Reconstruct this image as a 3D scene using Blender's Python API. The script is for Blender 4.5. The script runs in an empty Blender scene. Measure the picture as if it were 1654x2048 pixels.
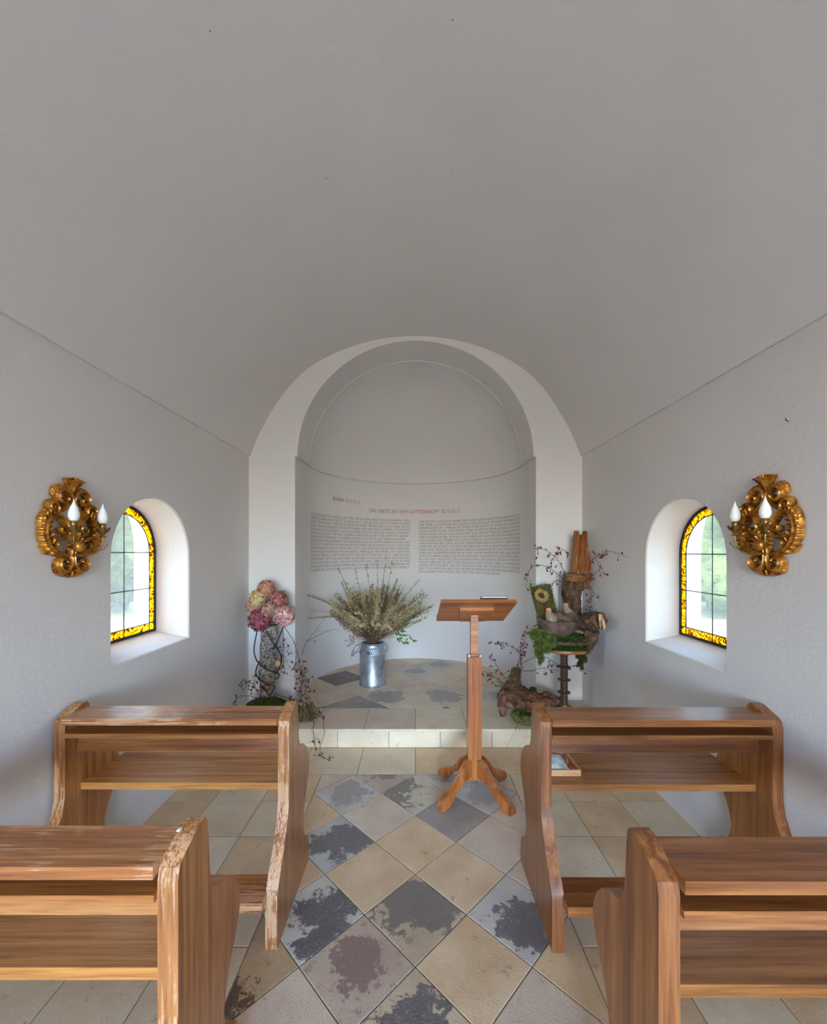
import bpy, bmesh, math, random
from mathutils import Vector, Matrix, noise
from mathutils.geometry import tessellate_polygon

S = bpy.context.scene
COL = S.collection
PI = math.pi

# ------------------------------------------------------------------ camera
H, F = 1.55, 809.0                       # eye height (m), focal length (px of 1654x2048)
cam_d = bpy.data.cameras.new('camera'); cam = bpy.data.objects.new('camera', cam_d); COL.objects.link(cam)
cam.location = (0, 0, H); cam.rotation_euler = (PI / 2, 0, 0)
cam_d.sensor_fit = 'HORIZONTAL'; cam_d.sensor_width = 36.0; cam_d.lens = 36.0 * F / 1654
cam_d.shift_x = -4 / 1654; cam_d.shift_y = 81 / 1654; cam_d.clip_start = 0.02; cam_d.clip_end = 300
S.camera = cam

# ------------------------------------------------------------------ sky, sun, exposure
SUN_EL, SUN_AZ = math.radians(58), math.radians(-25)     # high sun behind the entrance, a little to the left
W = bpy.data.worlds.new('sky'); S.world = W; W.use_nodes = True
wn, wl = W.node_tree.nodes, W.node_tree.links
bgn = wn['Background']; sk = wn.new('ShaderNodeTexSky'); sk.sky_type = 'NISHITA'
sk.sun_disc = False; sk.sun_elevation = SUN_EL; sk.sun_rotation = PI - SUN_AZ
sk.air_density = 1.0; sk.dust_density = 1.0; sk.ozone_density = 7.0
wl.new(sk.outputs[0], bgn.inputs[0]); bgn.inputs[1].default_value = 2.6
sun_d = bpy.data.lights.new('sun', 'SUN'); sun_d.energy = 12.0; sun_d.angle = math.radians(0.6); sun_d.color = (1.0, 0.93, 0.82)
sun = bpy.data.objects.new('sun', sun_d); COL.objects.link(sun)
sdir = Vector((math.sin(SUN_AZ) * math.cos(SUN_EL), -math.cos(SUN_AZ) * math.cos(SUN_EL), math.sin(SUN_EL)))
sun.rotation_euler = sdir.to_track_quat('Z', 'Y').to_euler(); sun.location = sdir * 20
S.view_settings.view_transform = 'Standard'; S.view_settings.look = 'None'
S.view_settings.gamma = 1.0; S.view_settings.use_curve_mapping = False
S.view_settings.exposure = 1.55
S.cycles.use_denoising = True
S.cycles.max_bounces = 16; S.cycles.diffuse_bounces = 10; S.cycles.transparent_max_bounces = 16

def portal(loc, rot, sx, sy):            # sampling hints for the sky in the room's three openings; they give no light
    d = bpy.data.lights.new('sky_opening', 'AREA'); d.shape = 'RECTANGLE'; d.size = sx; d.size_y = sy
    d.cycles.is_portal = True
    o = bpy.data.objects.new('sky_opening', d); COL.objects.link(o); o.location = loc; o.rotation_euler = rot

# ------------------------------------------------------------------ dimensions of the chapel
WX = 1.56            # half width
YF = 3.785           # chancel wall
YB = -4.6           # entrance wall
ZC = 2.46            # springing of the vault
VA = 3.576           # vault apex
YC, RA = 4.18, 1.12  # apse centre and radius
ZP = 0.165           # platform height
ZA = 2.447           # apse ledge
WIN = {'left': dict(s=-1, c=2.43, hw=.36, sp=1.52, sill=.961, gb=1.03, gs=1.55),
       'right': dict(s=1, c=2.387, hw=.358, sp=1.515, sill=.945, gb=1.012, gs=1.54)}
GX, GHW = 1.753, .287
DOOR_W, DOOR_H = 1.4, 2.4    # half width, height of the open entrance behind the camera
portal((0, YB - .3, DOOR_H / 2), (PI / 2, 0, 0), DOOR_W * 2, DOOR_H)
for k_ in WIN.values():
    portal((k_['s'] * (GX + .02), k_['c'], 1.43), (0, PI / 2 * k_['s'], 0), .9, .62)

def P(px, py, Y):    # photo pixel + known depth -> metres
    return Vector(((px - 831) / F * Y, Y, H - (py - 1105) / F * Y))

# ------------------------------------------------------------------ materials
MATS = {}
def new_mat(name):
    m = bpy.data.materials.new(name); m.use_nodes = True
    n, l = m.node_tree.nodes, m.node_tree.links
    b = n['Principled BSDF']
    return m, n, l, b
def N(n, t, **kw):
    o = n.new(t)
    for k, v in kw.items():
        if k in o.inputs: o.inputs[k].default_value = v
        else: setattr(o, k, v)
    return o
def ramp(n, pts, interp='LINEAR'):
    r = n.new('ShaderNodeValToRGB'); r.color_ramp.interpolation = interp
    e = r.color_ramp.elements
    while len(e) < len(pts): e.new(0.5)
    for i, (p, c) in enumerate(pts):
        e[i].position = p; e[i].color = (c[0], c[1], c[2], 1) if len(c) == 3 else c
    return r
def lin(r, g, b):
    f = lambda c: (c / 255 / 12.92) if c / 255 <= .04045 else ((c / 255 + .055) / 1.055) ** 2.4
    return (f(r), f(g), f(b))
def bump(n, l, b, src, strength, dist=.01):
    bp = N(n, 'ShaderNodeBump', Strength=strength, Distance=dist)
    l.new(src, bp.inputs['Height']); l.new(bp.outputs[0], b.inputs['Normal'])

def plain(name, col, rough=.6, metal=0.0, spec=.5):
    m, n, l, b = new_mat(name); b.inputs['Base Color'].default_value = (*col, 1)
    b.inputs['Roughness'].default_value = rough; b.inputs['Metallic'].default_value = metal
    b.inputs['Specular IOR Level'].default_value = spec
    return m
def mottled(name, c1, c2, scale=8, rough=.6, metal=0.0, bstr=.3, bdist=.01, detail=6):
    m, n, l, b = new_mat(name)
    tc = N(n, 'ShaderNodeTexCoord'); t = N(n, 'ShaderNodeTexNoise', Scale=scale, Detail=detail, Roughness=.65)
    l.new(tc.outputs['Object'], t.inputs['Vector'])
    r = ramp(n, [(.35, c1), (.65, c2)]); l.new(t.outputs[0], r.inputs[0]); l.new(r.outputs[0], b.inputs['Base Color'])
    b.inputs['Roughness'].default_value = rough; b.inputs['Metallic'].default_value = metal
    if bstr: bump(n, l, b, t.outputs[0], bstr, bdist)
    return m
def plaster(name, col, bstr=.16):
    m, n, l, b = new_mat(name)
    tc = N(n, 'ShaderNodeTexCoord')
    t = N(n, 'ShaderNodeTexNoise', Scale=38.0, Detail=5.0, Roughness=.6); l.new(tc.outputs['Object'], t.inputs['Vector'])
    t2 = N(n, 'ShaderNodeTexNoise', Scale=1.7, Detail=3.0); l.new(tc.outputs['Object'], t2.inputs['Vector'])
    r = ramp(n, [(.3, [c * .955 for c in col]), (.7, col)]); l.new(t2.outputs[0], r.inputs[0])
    l.new(r.outputs[0], b.inputs['Base Color']); b.inputs['Roughness'].default_value = .9
    b.inputs['Specular IOR Level'].default_value = .15
    bump(n, l, b, t.outputs[0], bstr, .012)
    return m
def wood(name, dark, mid, light, axis, rough=.36, scale=1.0, worn=None):
    """long grain along axis (0 x, 1 y, 2 z)"""
    m, n, l, b = new_mat(name)
    tc = N(n, 'ShaderNodeTexCoord'); oi = N(n, 'ShaderNodeObjectInfo')
    mp = N(n, 'ShaderNodeMapping'); sc = [30.0 * scale] * 3; sc[axis] = 1.1 * scale; mp.inputs['Scale'].default_value = sc
    off = N(n, 'ShaderNodeVectorMath', operation='SCALE'); off.inputs[0].default_value = (7.3, 4.1, 9.7)
    l.new(oi.outputs['Random'], off.inputs['Scale'])
    add = N(n, 'ShaderNodeVectorMath', operation='ADD'); l.new(tc.outputs['Object'], add.inputs[0]); l.new(off.outputs[0], add.inputs[1])
    l.new(add.outputs[0], mp.inputs['Vector'])
    t = N(n, 'ShaderNodeTexNoise', Scale=1.0, Detail=7.0, Roughness=.62, Distortion=.6); l.new(mp.outputs[0], t.inputs['Vector'])
    mp2 = N(n, 'ShaderNodeMapping'); s2 = [130.0 * scale] * 3; s2[axis] = 5.0 * scale; mp2.inputs['Scale'].default_value = s2
    l.new(add.outputs[0], mp2.inputs['Vector'])
    t2 = N(n, 'ShaderNodeTexNoise', Scale=1.0, Detail=3.0, Roughness=.6); l.new(mp2.outputs[0], t2.inputs['Vector'])
    r = ramp(n, [(.28, dark), (.5, mid), (.74, light)]); l.new(t.outputs[0], r.inputs[0])
    pr = ramp(n, [(.36, (.62, .55, .5)), (.52, (1, 1, 1))]); l.new(t2.outputs[0], pr.inputs[0])
    mx = N(n, 'ShaderNodeMix', data_type='RGBA', blend_type='MULTIPLY'); mx.inputs[0].default_value = .75
    l.new(r.outputs[0], mx.inputs[6]); l.new(pr.outputs[0], mx.inputs[7])
    out = mx.outputs[2]
    if worn:
        t3 = N(n, 'ShaderNodeTexNoise', Scale=3.2, Detail=5.0, Roughness=.7); l.new(add.outputs[0], t3.inputs['Vector'])
        sm = N(n, 'ShaderNodeMath', operation='MULTIPLY_ADD'); l.new(t2.outputs[0], sm.inputs[0]); sm.inputs[1].default_value = .8; l.new(t3.outputs[0], sm.inputs[2])
        wr = ramp(n, [(.93, (0, 0, 0)), (1.0, (.5, .5, .5))]); l.new(sm.outputs[0], wr.inputs[0])
        m2 = N(n, 'ShaderNodeMix', data_type='RGBA'); l.new(wr.outputs[0], m2.inputs[0]); l.new(out, m2.inputs[6]); m2.inputs[7].default_value = (*worn, 1)
        out = m2.outputs[2]
    l.new(out, b.inputs['Base Color'])
    b.inputs['Roughness'].default_value = rough
    b.inputs['Coat Weight'].default_value = .25; b.inputs['Coat Roughness'].default_value = .25
    bump(n, l, b, t2.outputs[0], .12, .003)
    return m
def stone(name, c1, c2, patch=None, dark=(.07, .07, .08), fine=.35, speck=0.0, whole=0.0):
    """limestone tile; patch = list of (x, y, radius) in metres from the tile's centre: dark dendrite stains in the stone"""
    m, n, l, b = new_mat(name)
    tc = N(n, 'ShaderNodeTexCoord'); oi = N(n, 'ShaderNodeObjectInfo')
    off = N(n, 'ShaderNodeVectorMath', operation='SCALE'); off.inputs[0].default_value = (17.3, 24.1, 9.7); l.new(oi.outputs['Random'], off.inputs['Scale'])
    add = N(n, 'ShaderNodeVectorMath', operation='ADD'); l.new(tc.outputs['Object'], add.inputs[0]); l.new(off.outputs[0], add.inputs[1])
    t = N(n, 'ShaderNodeTexNoise', Scale=5.0, Detail=6.0, Roughness=.6); l.new(add.outputs[0], t.inputs['Vector'])
    r = ramp(n, [(.32, c1), (.68, c2)]); l.new(t.outputs[0], r.inputs[0])
    f = N(n, 'ShaderNodeTexNoise', Scale=140.0, Detail=3.0, Roughness=.7); l.new(add.outputs[0], f.inputs['Vector'])
    fr = ramp(n, [(.36, (.8, .79, .78)), (.55, (1, 1, 1))]); l.new(f.outputs[0], fr.inputs[0])
    mx = N(n, 'ShaderNodeMix', data_type='RGBA', blend_type='MULTIPLY'); mx.inputs[0].default_value = .6
    l.new(r.outputs[0], mx.inputs[6]); l.new(fr.outputs[0], mx.inputs[7]); out = mx.outputs[2]
    # rusty freckles
    g = N(n, 'ShaderNodeTexNoise', Scale=17.0, Detail=7.0, Roughness=.75); l.new(add.outputs[0], g.inputs['Vector'])
    gr = ramp(n, [(.60 - speck * .1, (0, 0, 0)), (.68 - speck * .1, (.6, .6, .6))]); l.new(g.outputs[0], gr.inputs[0])
    m1 = N(n, 'ShaderNodeMix', data_type='RGBA'); l.new(gr.outputs[0], m1.inputs[0]); l.new(out, m1.inputs[6]); m1.inputs[7].default_value = (*lin(133, 103, 84), 1); out = m1.outputs[2]
    for (px_, py_, pr_) in (patch or []):
        wv = N(n, 'ShaderNodeTexNoise', Scale=7.0, Detail=3.0); l.new(add.outputs[0], wv.inputs['Vector'])
        wm = N(n, 'ShaderNodeVectorMath', operation='MULTIPLY_ADD'); l.new(wv.outputs['Color'], wm.inputs[0]); wm.inputs[1].default_value = (.30, .30, 0); l.new(tc.outputs['Object'], wm.inputs[2])
        ws = N(n, 'ShaderNodeVectorMath', operation='ADD'); l.new(wm.outputs[0], ws.inputs[0]); ws.inputs[1].default_value = (-.15, -.15, 0)
        d = N(n, 'ShaderNodeVectorMath', operation='DISTANCE'); l.new(ws.outputs[0], d.inputs[0]); d.inputs[1].default_value = (px_, py_, 0)
        e = N(n, 'ShaderNodeTexNoise', Scale=26.0, Detail=9.0, Roughness=.72); l.new(add.outputs[0], e.inputs['Vector'])
        ma = N(n, 'ShaderNodeMath', operation='MULTIPLY_ADD'); l.new(e.outputs[0], ma.inputs[0]); ma.inputs[1].default_value = -.26; l.new(d.outputs['Value'], ma.inputs[2])
        pr = ramp(n, [(0.0, (1, 1, 1)), (.5, (1, 1, 1)), (.54, (0, 0, 0))])
        mr = N(n, 'ShaderNodeMapRange'); l.new(ma.outputs[0], mr.inputs[0]); mr.inputs[1].default_value = pr_ - .13 - .10; mr.inputs[2].default_value = pr_ - .13 + .10
        l.new(mr.outputs[0], pr.inputs[0])
        sp = ramp(n, [(.34, (.62, .62, .62)), (.50, (1, 1, 1))]); l.new(f.outputs[0], sp.inputs[0])
        mm = N(n, 'ShaderNodeMix', data_type='RGBA', blend_type='MULTIPLY'); mm.inputs[0].default_value = 1; l.new(pr.outputs[0], mm.inputs[6]); l.new(sp.outputs[0], mm.inputs[7])
        m2 = N(n, 'ShaderNodeMix', data_type='RGBA'); l.new(mm.outputs[2], m2.inputs[0]); l.new(out, m2.inputs[6]); m2.inputs[7].default_value = (*dark, 1); out = m2.outputs[2]
    l.new(out, b.inputs['Base Color']); b.inputs['Roughness'].default_value = .42
    bump(n, l, b, f.outputs[0], fine, .004)
    return m
def vcol(name, rough=.75, sheen=0.0, trans=0.0):
    m, n, l, b = new_mat(name)
    a = N(n, 'ShaderNodeAttribute', attribute_name='Col'); l.new(a.outputs['Color'], b.inputs['Base Color'])
    b.inputs['Roughness'].default_value = rough; b.inputs['Specular IOR Level'].default_value = .3
    return m
def pane_mat(name, tint, haze, pattern=None):
    m, n, l, b = new_mat(name); n.remove(b)
    out = n['Material Output']
    tr = N(n, 'ShaderNodeBsdfTransparent'); tr.inputs[0].default_value = (*tint, 1)
    tl = N(n, 'ShaderNodeBsdfTranslucent'); tl.inputs[0].default_value = (*tint, 1)
    tc = N(n, 'ShaderNodeTexCoord'); t = N(n, 'ShaderNodeTexNoise', Scale=60.0, Detail=4.0); l.new(tc.outputs['Object'], t.inputs['Vector'])
    r = ramp(n, [(.3, [haze * .6] * 3), (.7, [haze * 1.3] * 3)]); l.new(t.outputs[0], r.inputs[0])
    mx = N(n, 'ShaderNodeMixShader'); l.new(r.outputs[0], mx.inputs[0]); l.new(tr.outputs[0], mx.inputs[1]); l.new(tl.outputs[0], mx.inputs[2])
    gl = N(n, 'ShaderNodeBsdfGlossy', Roughness=.12); gl.inputs[0].default_value = (1, 1, 1, 1)
    m2 = N(n, 'ShaderNodeMixShader'); m2.inputs[0].default_value = .05; l.new(mx.outputs[0], m2.inputs[1]); l.new(gl.outputs[0], m2.inputs[2])
    last = m2
    if pattern:     # brown painted scrollwork on the amber glass
        v = N(n, 'ShaderNodeTexNoise', Scale=34.0, Detail=2.0, Distortion=2.2); l.new(tc.outputs['Object'], v.inputs['Vector'])
        vr = ramp(n, [(.44, (1, 1, 1)), (.49, (0, 0, 0)), (.60, (0, 0, 0)), (.64, (1, 1, 1))]); l.new(v.outputs[0], vr.inputs[0])
        pb = N(n, 'ShaderNodeBsdfTranslucent'); pb.inputs[0].default_value = (*pattern, 1)
        m3 = N(n, 'ShaderNodeMixShader'); l.new(vr.outputs[0], m3.inputs[0]); l.new(last.outputs[0], m3.inputs[1]); l.new(pb.outputs[0], m3.inputs[2]); last = m3
    l.new(last.outputs[0], out.inputs[0])
    return m

M = MATS
M['plaster'] = plaster('white_plaster', (.66, .63, .618))
M['plaster_smooth'] = plaster('white_plaster_smooth', (.66, .63, .618), .1)
M['outer_plaster'] = plaster('outer_white_plaster', (.85, .85, .85))
D_, Mi, Li = lin(104, 54, 22), lin(160, 98, 46), lin(192, 134, 74)
M['wood_x'] = wood('oak_along_x', D_, Mi, Li, 0)
M['wood_z'] = wood('oak_along_z', lin(120, 66, 30), lin(162, 104, 54), lin(188, 132, 76), 2)
M['wood_edge'] = wood('oak_worn_edge', lin(118, 64, 28), lin(168, 108, 58), lin(198, 144, 88), 2, .4, worn=lin(216, 180, 142))
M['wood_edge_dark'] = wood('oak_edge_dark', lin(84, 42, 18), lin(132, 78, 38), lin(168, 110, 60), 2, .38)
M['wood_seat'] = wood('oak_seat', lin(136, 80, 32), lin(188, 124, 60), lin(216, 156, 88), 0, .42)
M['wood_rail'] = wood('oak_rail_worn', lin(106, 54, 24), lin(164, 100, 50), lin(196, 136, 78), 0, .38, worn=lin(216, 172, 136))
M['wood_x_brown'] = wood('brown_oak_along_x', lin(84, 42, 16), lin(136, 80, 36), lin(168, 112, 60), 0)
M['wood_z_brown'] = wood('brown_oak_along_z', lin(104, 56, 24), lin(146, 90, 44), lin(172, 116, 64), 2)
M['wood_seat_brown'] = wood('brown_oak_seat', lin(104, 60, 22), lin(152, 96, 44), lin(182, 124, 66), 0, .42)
M['wood_lect'] = wood('lectern_wood_z', lin(104, 52, 20), lin(158, 88, 36), lin(190, 118, 56), 2, .34)
M['wood_lect_x'] = wood('lectern_wood_x', lin(112, 60, 28), lin(168, 100, 52), lin(196, 130, 76), 0, .36)
M['wood_pale'] = wood('pale_wood', lin(176, 128, 84), lin(206, 160, 112), lin(222, 184, 140), 0, .5)
M['grout'] = plain('grout', lin(128, 126, 124), .9)
CREAM1, CREAM2 = lin(198, 175, 150), lin(218, 198, 174)
M['tile_cream'] = stone('tile_cream', CREAM1, CREAM2)
M['tile_warm'] = stone('tile_warm', lin(202, 168, 128), lin(224, 196, 158), fine=.3)
M['tile_smooth'] = stone('tile_smooth', lin(208, 188, 156), lin(224, 206, 176), fine=.12)
M['tile_grey'] = stone('tile_grey', lin(138, 128, 118), lin(166, 156, 144), fine=.2)
M['tile_pale'] = stone('tile_pale', lin(184, 176, 164), lin(210, 202, 190), patch=[(0, 0, .12)], dark=lin(160, 152, 142))
M['tile_bluegrey'] = stone('tile_bluegrey', lin(176, 172, 164), lin(204, 198, 188), patch=[(.04, .0, .13)], dark=lin(112, 106, 102))
M['tile_dark_a'] = stone('tile_dark_a', lin(190, 182, 170), lin(212, 204, 190), patch=[(.07, -.01, .12), (.05, -.13, .09)], dark=lin(100, 96, 94))
M['tile_dark_b'] = stone('tile_dark_b', lin(182, 160, 132), lin(206, 186, 156), patch=[(-.06, .06, .14), (.1, .07, .11)], dark=lin(124, 114, 108), speck=.4)
M['tile_dark_c'] = stone('tile_dark_c', lin(186, 178, 166), lin(208, 200, 186), patch=[(.02, -.03, .12), (.05, -.10, .09)], dark=lin(108, 102, 100))
M['tile_dark_d'] = stone('tile_dark_d', lin(190, 166, 136), lin(208, 188, 158), patch=[(.01, .02, .13)], dark=lin(106, 100, 98), speck=.3)
M['tile_pink'] = stone('tile_pink', lin(176, 154, 136), lin(200, 178, 156), patch=[(0, .02, .08)], dark=lin(140, 116, 106), speck=.6)
M['tile_band'] = stone('tile_band', lin(192, 176, 150), lin(214, 200, 176), patch=[(-.08, .09, .1), (-.1, -.06, .08)], dark=lin(128, 120, 112))
M['tile_fern'] = stone('tile_fern', lin(176, 148, 112), lin(196, 170, 134), patch=[(-.02, -.1, .1)], dark=lin(92, 74, 62), speck=.3)
M['tile_plum'] = stone('tile_plum', lin(104, 84, 80), lin(136, 116, 110), fine=.15)
M['tile_cloud'] = stone('tile_cloud', lin(196, 182, 158), lin(212, 202, 182), patch=[(0, -.02, .17)], dark=lin(158, 150, 138), fine=.15)
M['gold'] = mottled('old_gilding', lin(112, 58, 16), lin(216, 148, 54), 34, .30, .5, .35, .004)
M['brass'] = mottled('aged_brass', lin(112, 84, 40), lin(178, 142, 74), 30, .35, .8, .1, .002)
M['bulb'] = plain('frosted_bulb', (.86, .86, .88), .18)
M['iron'] = plain('black_iron', (.025, .027, .032), .42, .6)
M['lead'] = plain('lead_came', (.10, .10, .105), .55, .3)
M['zinc'] = mottled('zinc_can', lin(136, 140, 148), lin(190, 194, 200), 7, .42, .75, .08, .003)
M['black'] = plain('black_paint_and_shade', (.012, .012, .014), .5)
M['text_grey'] = plain('wall_lettering', lin(128, 110, 108), .85)
M['text_dark'] = plain('wall_lettering_dark', lin(108, 76, 68), .85)
M['text_red'] = plain('wall_lettering_red', lin(176, 88, 62), .85)
M['clear_pane'] = pane_mat('cathedral_glass', (.64, .64, .58), .06)
M['amber_pane'] = pane_mat('amber_glass', (.95, .56, .03), .38, pattern=(.10, .028, .006))
M['bark'] = mottled('bark', lin(48, 38, 32), lin(182, 170, 156), 40, .9, 0, 1.0, .014)
M['bark_brown'] = mottled('brown_bark', lin(46, 30, 22), lin(116, 82, 58), 22, .9, 0, 1.0, .012)
M['root'] = mottled('root_wood', lin(66, 40, 28), lin(146, 100, 74), 24, .85, 0, .9, .01)
M['orange_bark'] = wood('weathered_orange_wood', lin(50, 24, 8), lin(144, 80, 30), lin(186, 116, 52), 2, .9, 1.5)
M['pale_break'] = mottled('broken_pale_wood', lin(150, 112, 70), lin(222, 190, 142), 30, .85, 0, .6, .008)
M['spindle'] = wood('dark_turned_wood', lin(46, 30, 22), lin(84, 58, 44), lin(112, 84, 66), 2, .5)
M['table'] = wood('table_edge_wood', lin(120, 66, 24), lin(176, 108, 48), lin(198, 132, 66), 0, .45)
M['bowl'] = mottled('dark_clay', lin(70, 50, 44), lin(112, 88, 76), 18, .55, 0, .3, .004)
M['vcol'] = vcol('plant_colours')
M['berry'] = plain('rose_hip_red', lin(98, 14, 22), .35)
M['twig'] = mottled('twig_bark', lin(52, 36, 34), lin(98, 74, 68), 40, .8, 0, 0)
M['page'] = plain('paper', lin(226, 222, 214), .8)
M['cover'] = plain('book_cover', lin(44, 46, 54), .5)
M['cloth'] = mottled('pale_green_cloth', lin(178, 196, 188), lin(222, 228, 226), 24, .9, 0, .2, .004)
M['grass'] = mottled('lawn_grass', lin(118, 100, 52), lin(152, 130, 72), 3, .95, 0, 0)
M['leafmass'] = mottled('tree_foliage', lin(36, 50, 16), lin(88, 102, 40), 5, .9, 0, .8, .1)
M['trunk'] = mottled('tree_bark', lin(60, 46, 34), lin(100, 84, 66), 8, .95, 0, .5, .02)
M['slate'] = mottled('slate_plate', lin(40, 40, 40), lin(78, 76, 72), 12, .7, 0, .5, .006)
M['dish'] = plain('grey_glass_dish', lin(170, 178, 180), .2)

# ------------------------------------------------------------------ mesh helpers
def tag(o, label=None, cat=None, group=None, kind=None):
    if label: o['label'] = label
    if cat: o['category'] = cat
    if group: o['group'] = group
    if kind: o['kind'] = kind
    return o
def empty(name, loc, label=None, cat=None, group=None, kind=None):
    o = bpy.data.objects.new(name, None); COL.objects.link(o); o.location = loc; o.empty_display_size = .05
    o['_org'] = tuple(loc)
    return tag(o, label, cat, group, kind)
def org(o):
    return Vector(o['_org']) if o is not None else Vector((0, 0, 0))

class MB:
    """collects geometry in world coordinates, then links ONE mesh object"""
    def __init__(s): s.v = []; s.f = []; s.m = []; s.c = []; s.col = (1, 1, 1); s.mi = 0
    def add(s, vs, fs, mi=None):
        k = len(s.v); s.v += [tuple(v) for v in vs]; s.f += [tuple(k + i for i in f) for f in fs]
        s.m += [s.mi if mi is None else mi] * len(fs); s.c += [s.col] * len(fs)
    def box(s, lo, hi, bev=0.0, mi=None):
        a = prism([(lo[0], lo[1]), (hi[0], lo[1]), (hi[0], hi[1]), (lo[0], hi[1])], lo[2], hi[2], bev)
        s.add(*a, mi)
    def poly_prism(s, pts, lo, hi, fn, bev=0.0, mi=None):
        v, f = prism(pts, lo, hi, bev); s.add([fn(*p) for p in v], f, mi)
    def tube(s, pts, rad, n=6, mi=None, caps=True):
        pts = [Vector(p) for p in pts]
        if isinstance(rad, (int, float)): rad = [rad] * len(pts)
        vs = []; up = None
        for i, p in enumerate(pts):
            t = (pts[min(i + 1, len(pts) - 1)] - pts[max(i - 1, 0)])
            if t.length < 1e-9: t = Vector((0, 0, 1))
            t.normalize()
            if up is None:
                up = t.orthogonal().normalized()
            up = (up - t * up.dot(t))
            up = up.normalized() if up.length > 1e-6 else t.orthogonal().normalized()
            w = t.cross(up)
            for k in range(n):
                a = 2 * PI * k / n; vs.append(p + (up * math.cos(a) + w * math.sin(a)) * rad[i])
        fs = [(i * n + k, i * n + (k + 1) % n, (i + 1) * n + (k + 1) % n, (i + 1) * n + k) for i in range(len(pts) - 1) for k in range(n)]
        if caps: fs += [tuple(range(n - 1, -1, -1)), tuple(range((len(pts) - 1) * n, len(pts) * n))]
        s.add(vs, fs, mi)
    def lathe(s, prof, n=32, loc=(0, 0, 0), mi=None, sy=1.0):
        vs = [(loc[0] + r * math.cos(2 * PI * k / n), loc[1] + sy * r * math.sin(2 * PI * k / n), loc[2] + z) for r, z in prof for k in range(n)]
        fs = [(i * n + k, i * n + (k + 1) % n, (i + 1) * n + (k + 1) % n, (i + 1) * n + k) for i in range(len(prof) - 1) for k in range(n)]
        if prof[0][0] > 1e-4: fs.append(tuple(range(n - 1, -1, -1)))
        if prof[-1][0] > 1e-4: fs.append(tuple(range((len(prof) - 1) * n, len(prof) * n)))
        s.add(vs, fs, mi)
    def ball(s, c, r, nu=6, nv=4, mi=None):
        if isinstance(r, (int, float)): r = (r, r, r)
        vs = [(c[0], c[1], c[2] - r[2])]
        for i in range(1, nv):
            a = -PI / 2 + PI * i / nv
            for k in range(nu):
                b = 2 * PI * k / nu; vs.append((c[0] + r[0] * math.cos(a) * math.cos(b), c[1] + r[1] * math.cos(a) * math.sin(b), c[2] + r[2] * math.sin(a)))
        vs.append((c[0], c[1], c[2] + r[2])); T = len(vs) - 1
        fs = [(0, 1 + (k + 1) % nu, 1 + k) for k in range(nu)]
        fs += [(1 + i * nu + k, 1 + i * nu + (k + 1) % nu, 1 + (i + 1) * nu + (k + 1) % nu, 1 + (i + 1) * nu + k) for i in range(nv - 2) for k in range(nu)]
        fs += [(1 + (nv - 2) * nu + k, 1 + (nv - 2) * nu + (k + 1) % nu, T) for k in range(nu)]
        s.add(vs, fs, mi)
    def leaf(s, p, d, nrm, L, w, bend=.2):
        p = Vector(p); d = Vector(d).normalized(); sd = d.cross(Vector(nrm))
        sd = sd.normalized() if sd.length > 1e-5 else d.orthogonal().normalized()
        up = sd.cross(d)
        a = p + d * L * .5 + up * L * bend * .5; e = p + d * L
        s.add([p, a + sd * w - up * w * .4, e, a - sd * w - up * w * .4, a], [(0, 1, 4), (1, 2, 4), (2, 3, 4), (3, 0, 4)])
    def build(s, name, mats, parent=None, smooth=False, kind=None, label=None, cat=None, group=None, origin=None):
        o0 = Vector(origin) if origin is not None else org(parent)
        me = bpy.data.meshes.new(name)
        me.from_pydata([tuple(Vector(v) - o0) for v in s.v], [], s.f)
        if not isinstance(mats, (list, tuple)): mats = [mats]
        for m in mats: me.materials.append(m if not isinstance(m, str) else M[m])
        me.polygons.foreach_set('material_index', s.m)
        if any('plant_colours' == (m if not isinstance(m, str) else M[m]).name for m in mats):
            ca = me.color_attributes.new('Col', 'FLOAT_COLOR', 'CORNER')
            buf = []
            for p, c in zip(me.polygons, s.c): buf += [c[0], c[1], c[2], 1.0] * p.loop_total
            ca.data.foreach_set('color', buf)
        if smooth is True: me.polygons.foreach_set('use_smooth', [True] * len(me.polygons))
        me.validate(); me.update()
        o = bpy.data.objects.new(name, me); COL.objects.link(o)
        if isinstance(smooth, (int, float)) and smooth is not True and smooth > 0:
            me.polygons.foreach_set('use_smooth', [True] * len(me.polygons)); me.set_sharp_from_angle(angle=math.radians(smooth))
        if parent is not None:
            o.parent = parent; o.location = o0 - org(parent)
        else: o.location = o0
        o['_org'] = tuple(o0)
        return tag(o, label, cat, group, kind)

def prism(pts, lo, hi, bev=0.0, seg=2):
    bm = bmesh.new()
    a = [bm.verts.new((x, y, lo)) for x, y in pts]; b = [bm.verts.new((x, y, hi)) for x, y in pts]
    n = len(pts)
    bm.faces.new(a[::-1]); bm.faces.new(b)
    for i in range(n): bm.faces.new((a[i], a[(i + 1) % n], b[(i + 1) % n], b[i]))
    if bev:
        es = [e for e in bm.edges if len(e.link_faces) == 2 and e.calc_face_angle(0) > .6]
        bmesh.ops.bevel(bm, geom=es, offset=bev, segments=seg, affect='EDGES', profile=.5, clamp_overlap=True)
    bmesh.ops.recalc_face_normals(bm, faces=bm.faces)
    bm.verts.index_update()
    v = [tuple(x.co) for x in bm.verts]; f = [tuple(x.index for x in fc.verts) for fc in bm.faces]
    bm.free()
    return v, f

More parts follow.
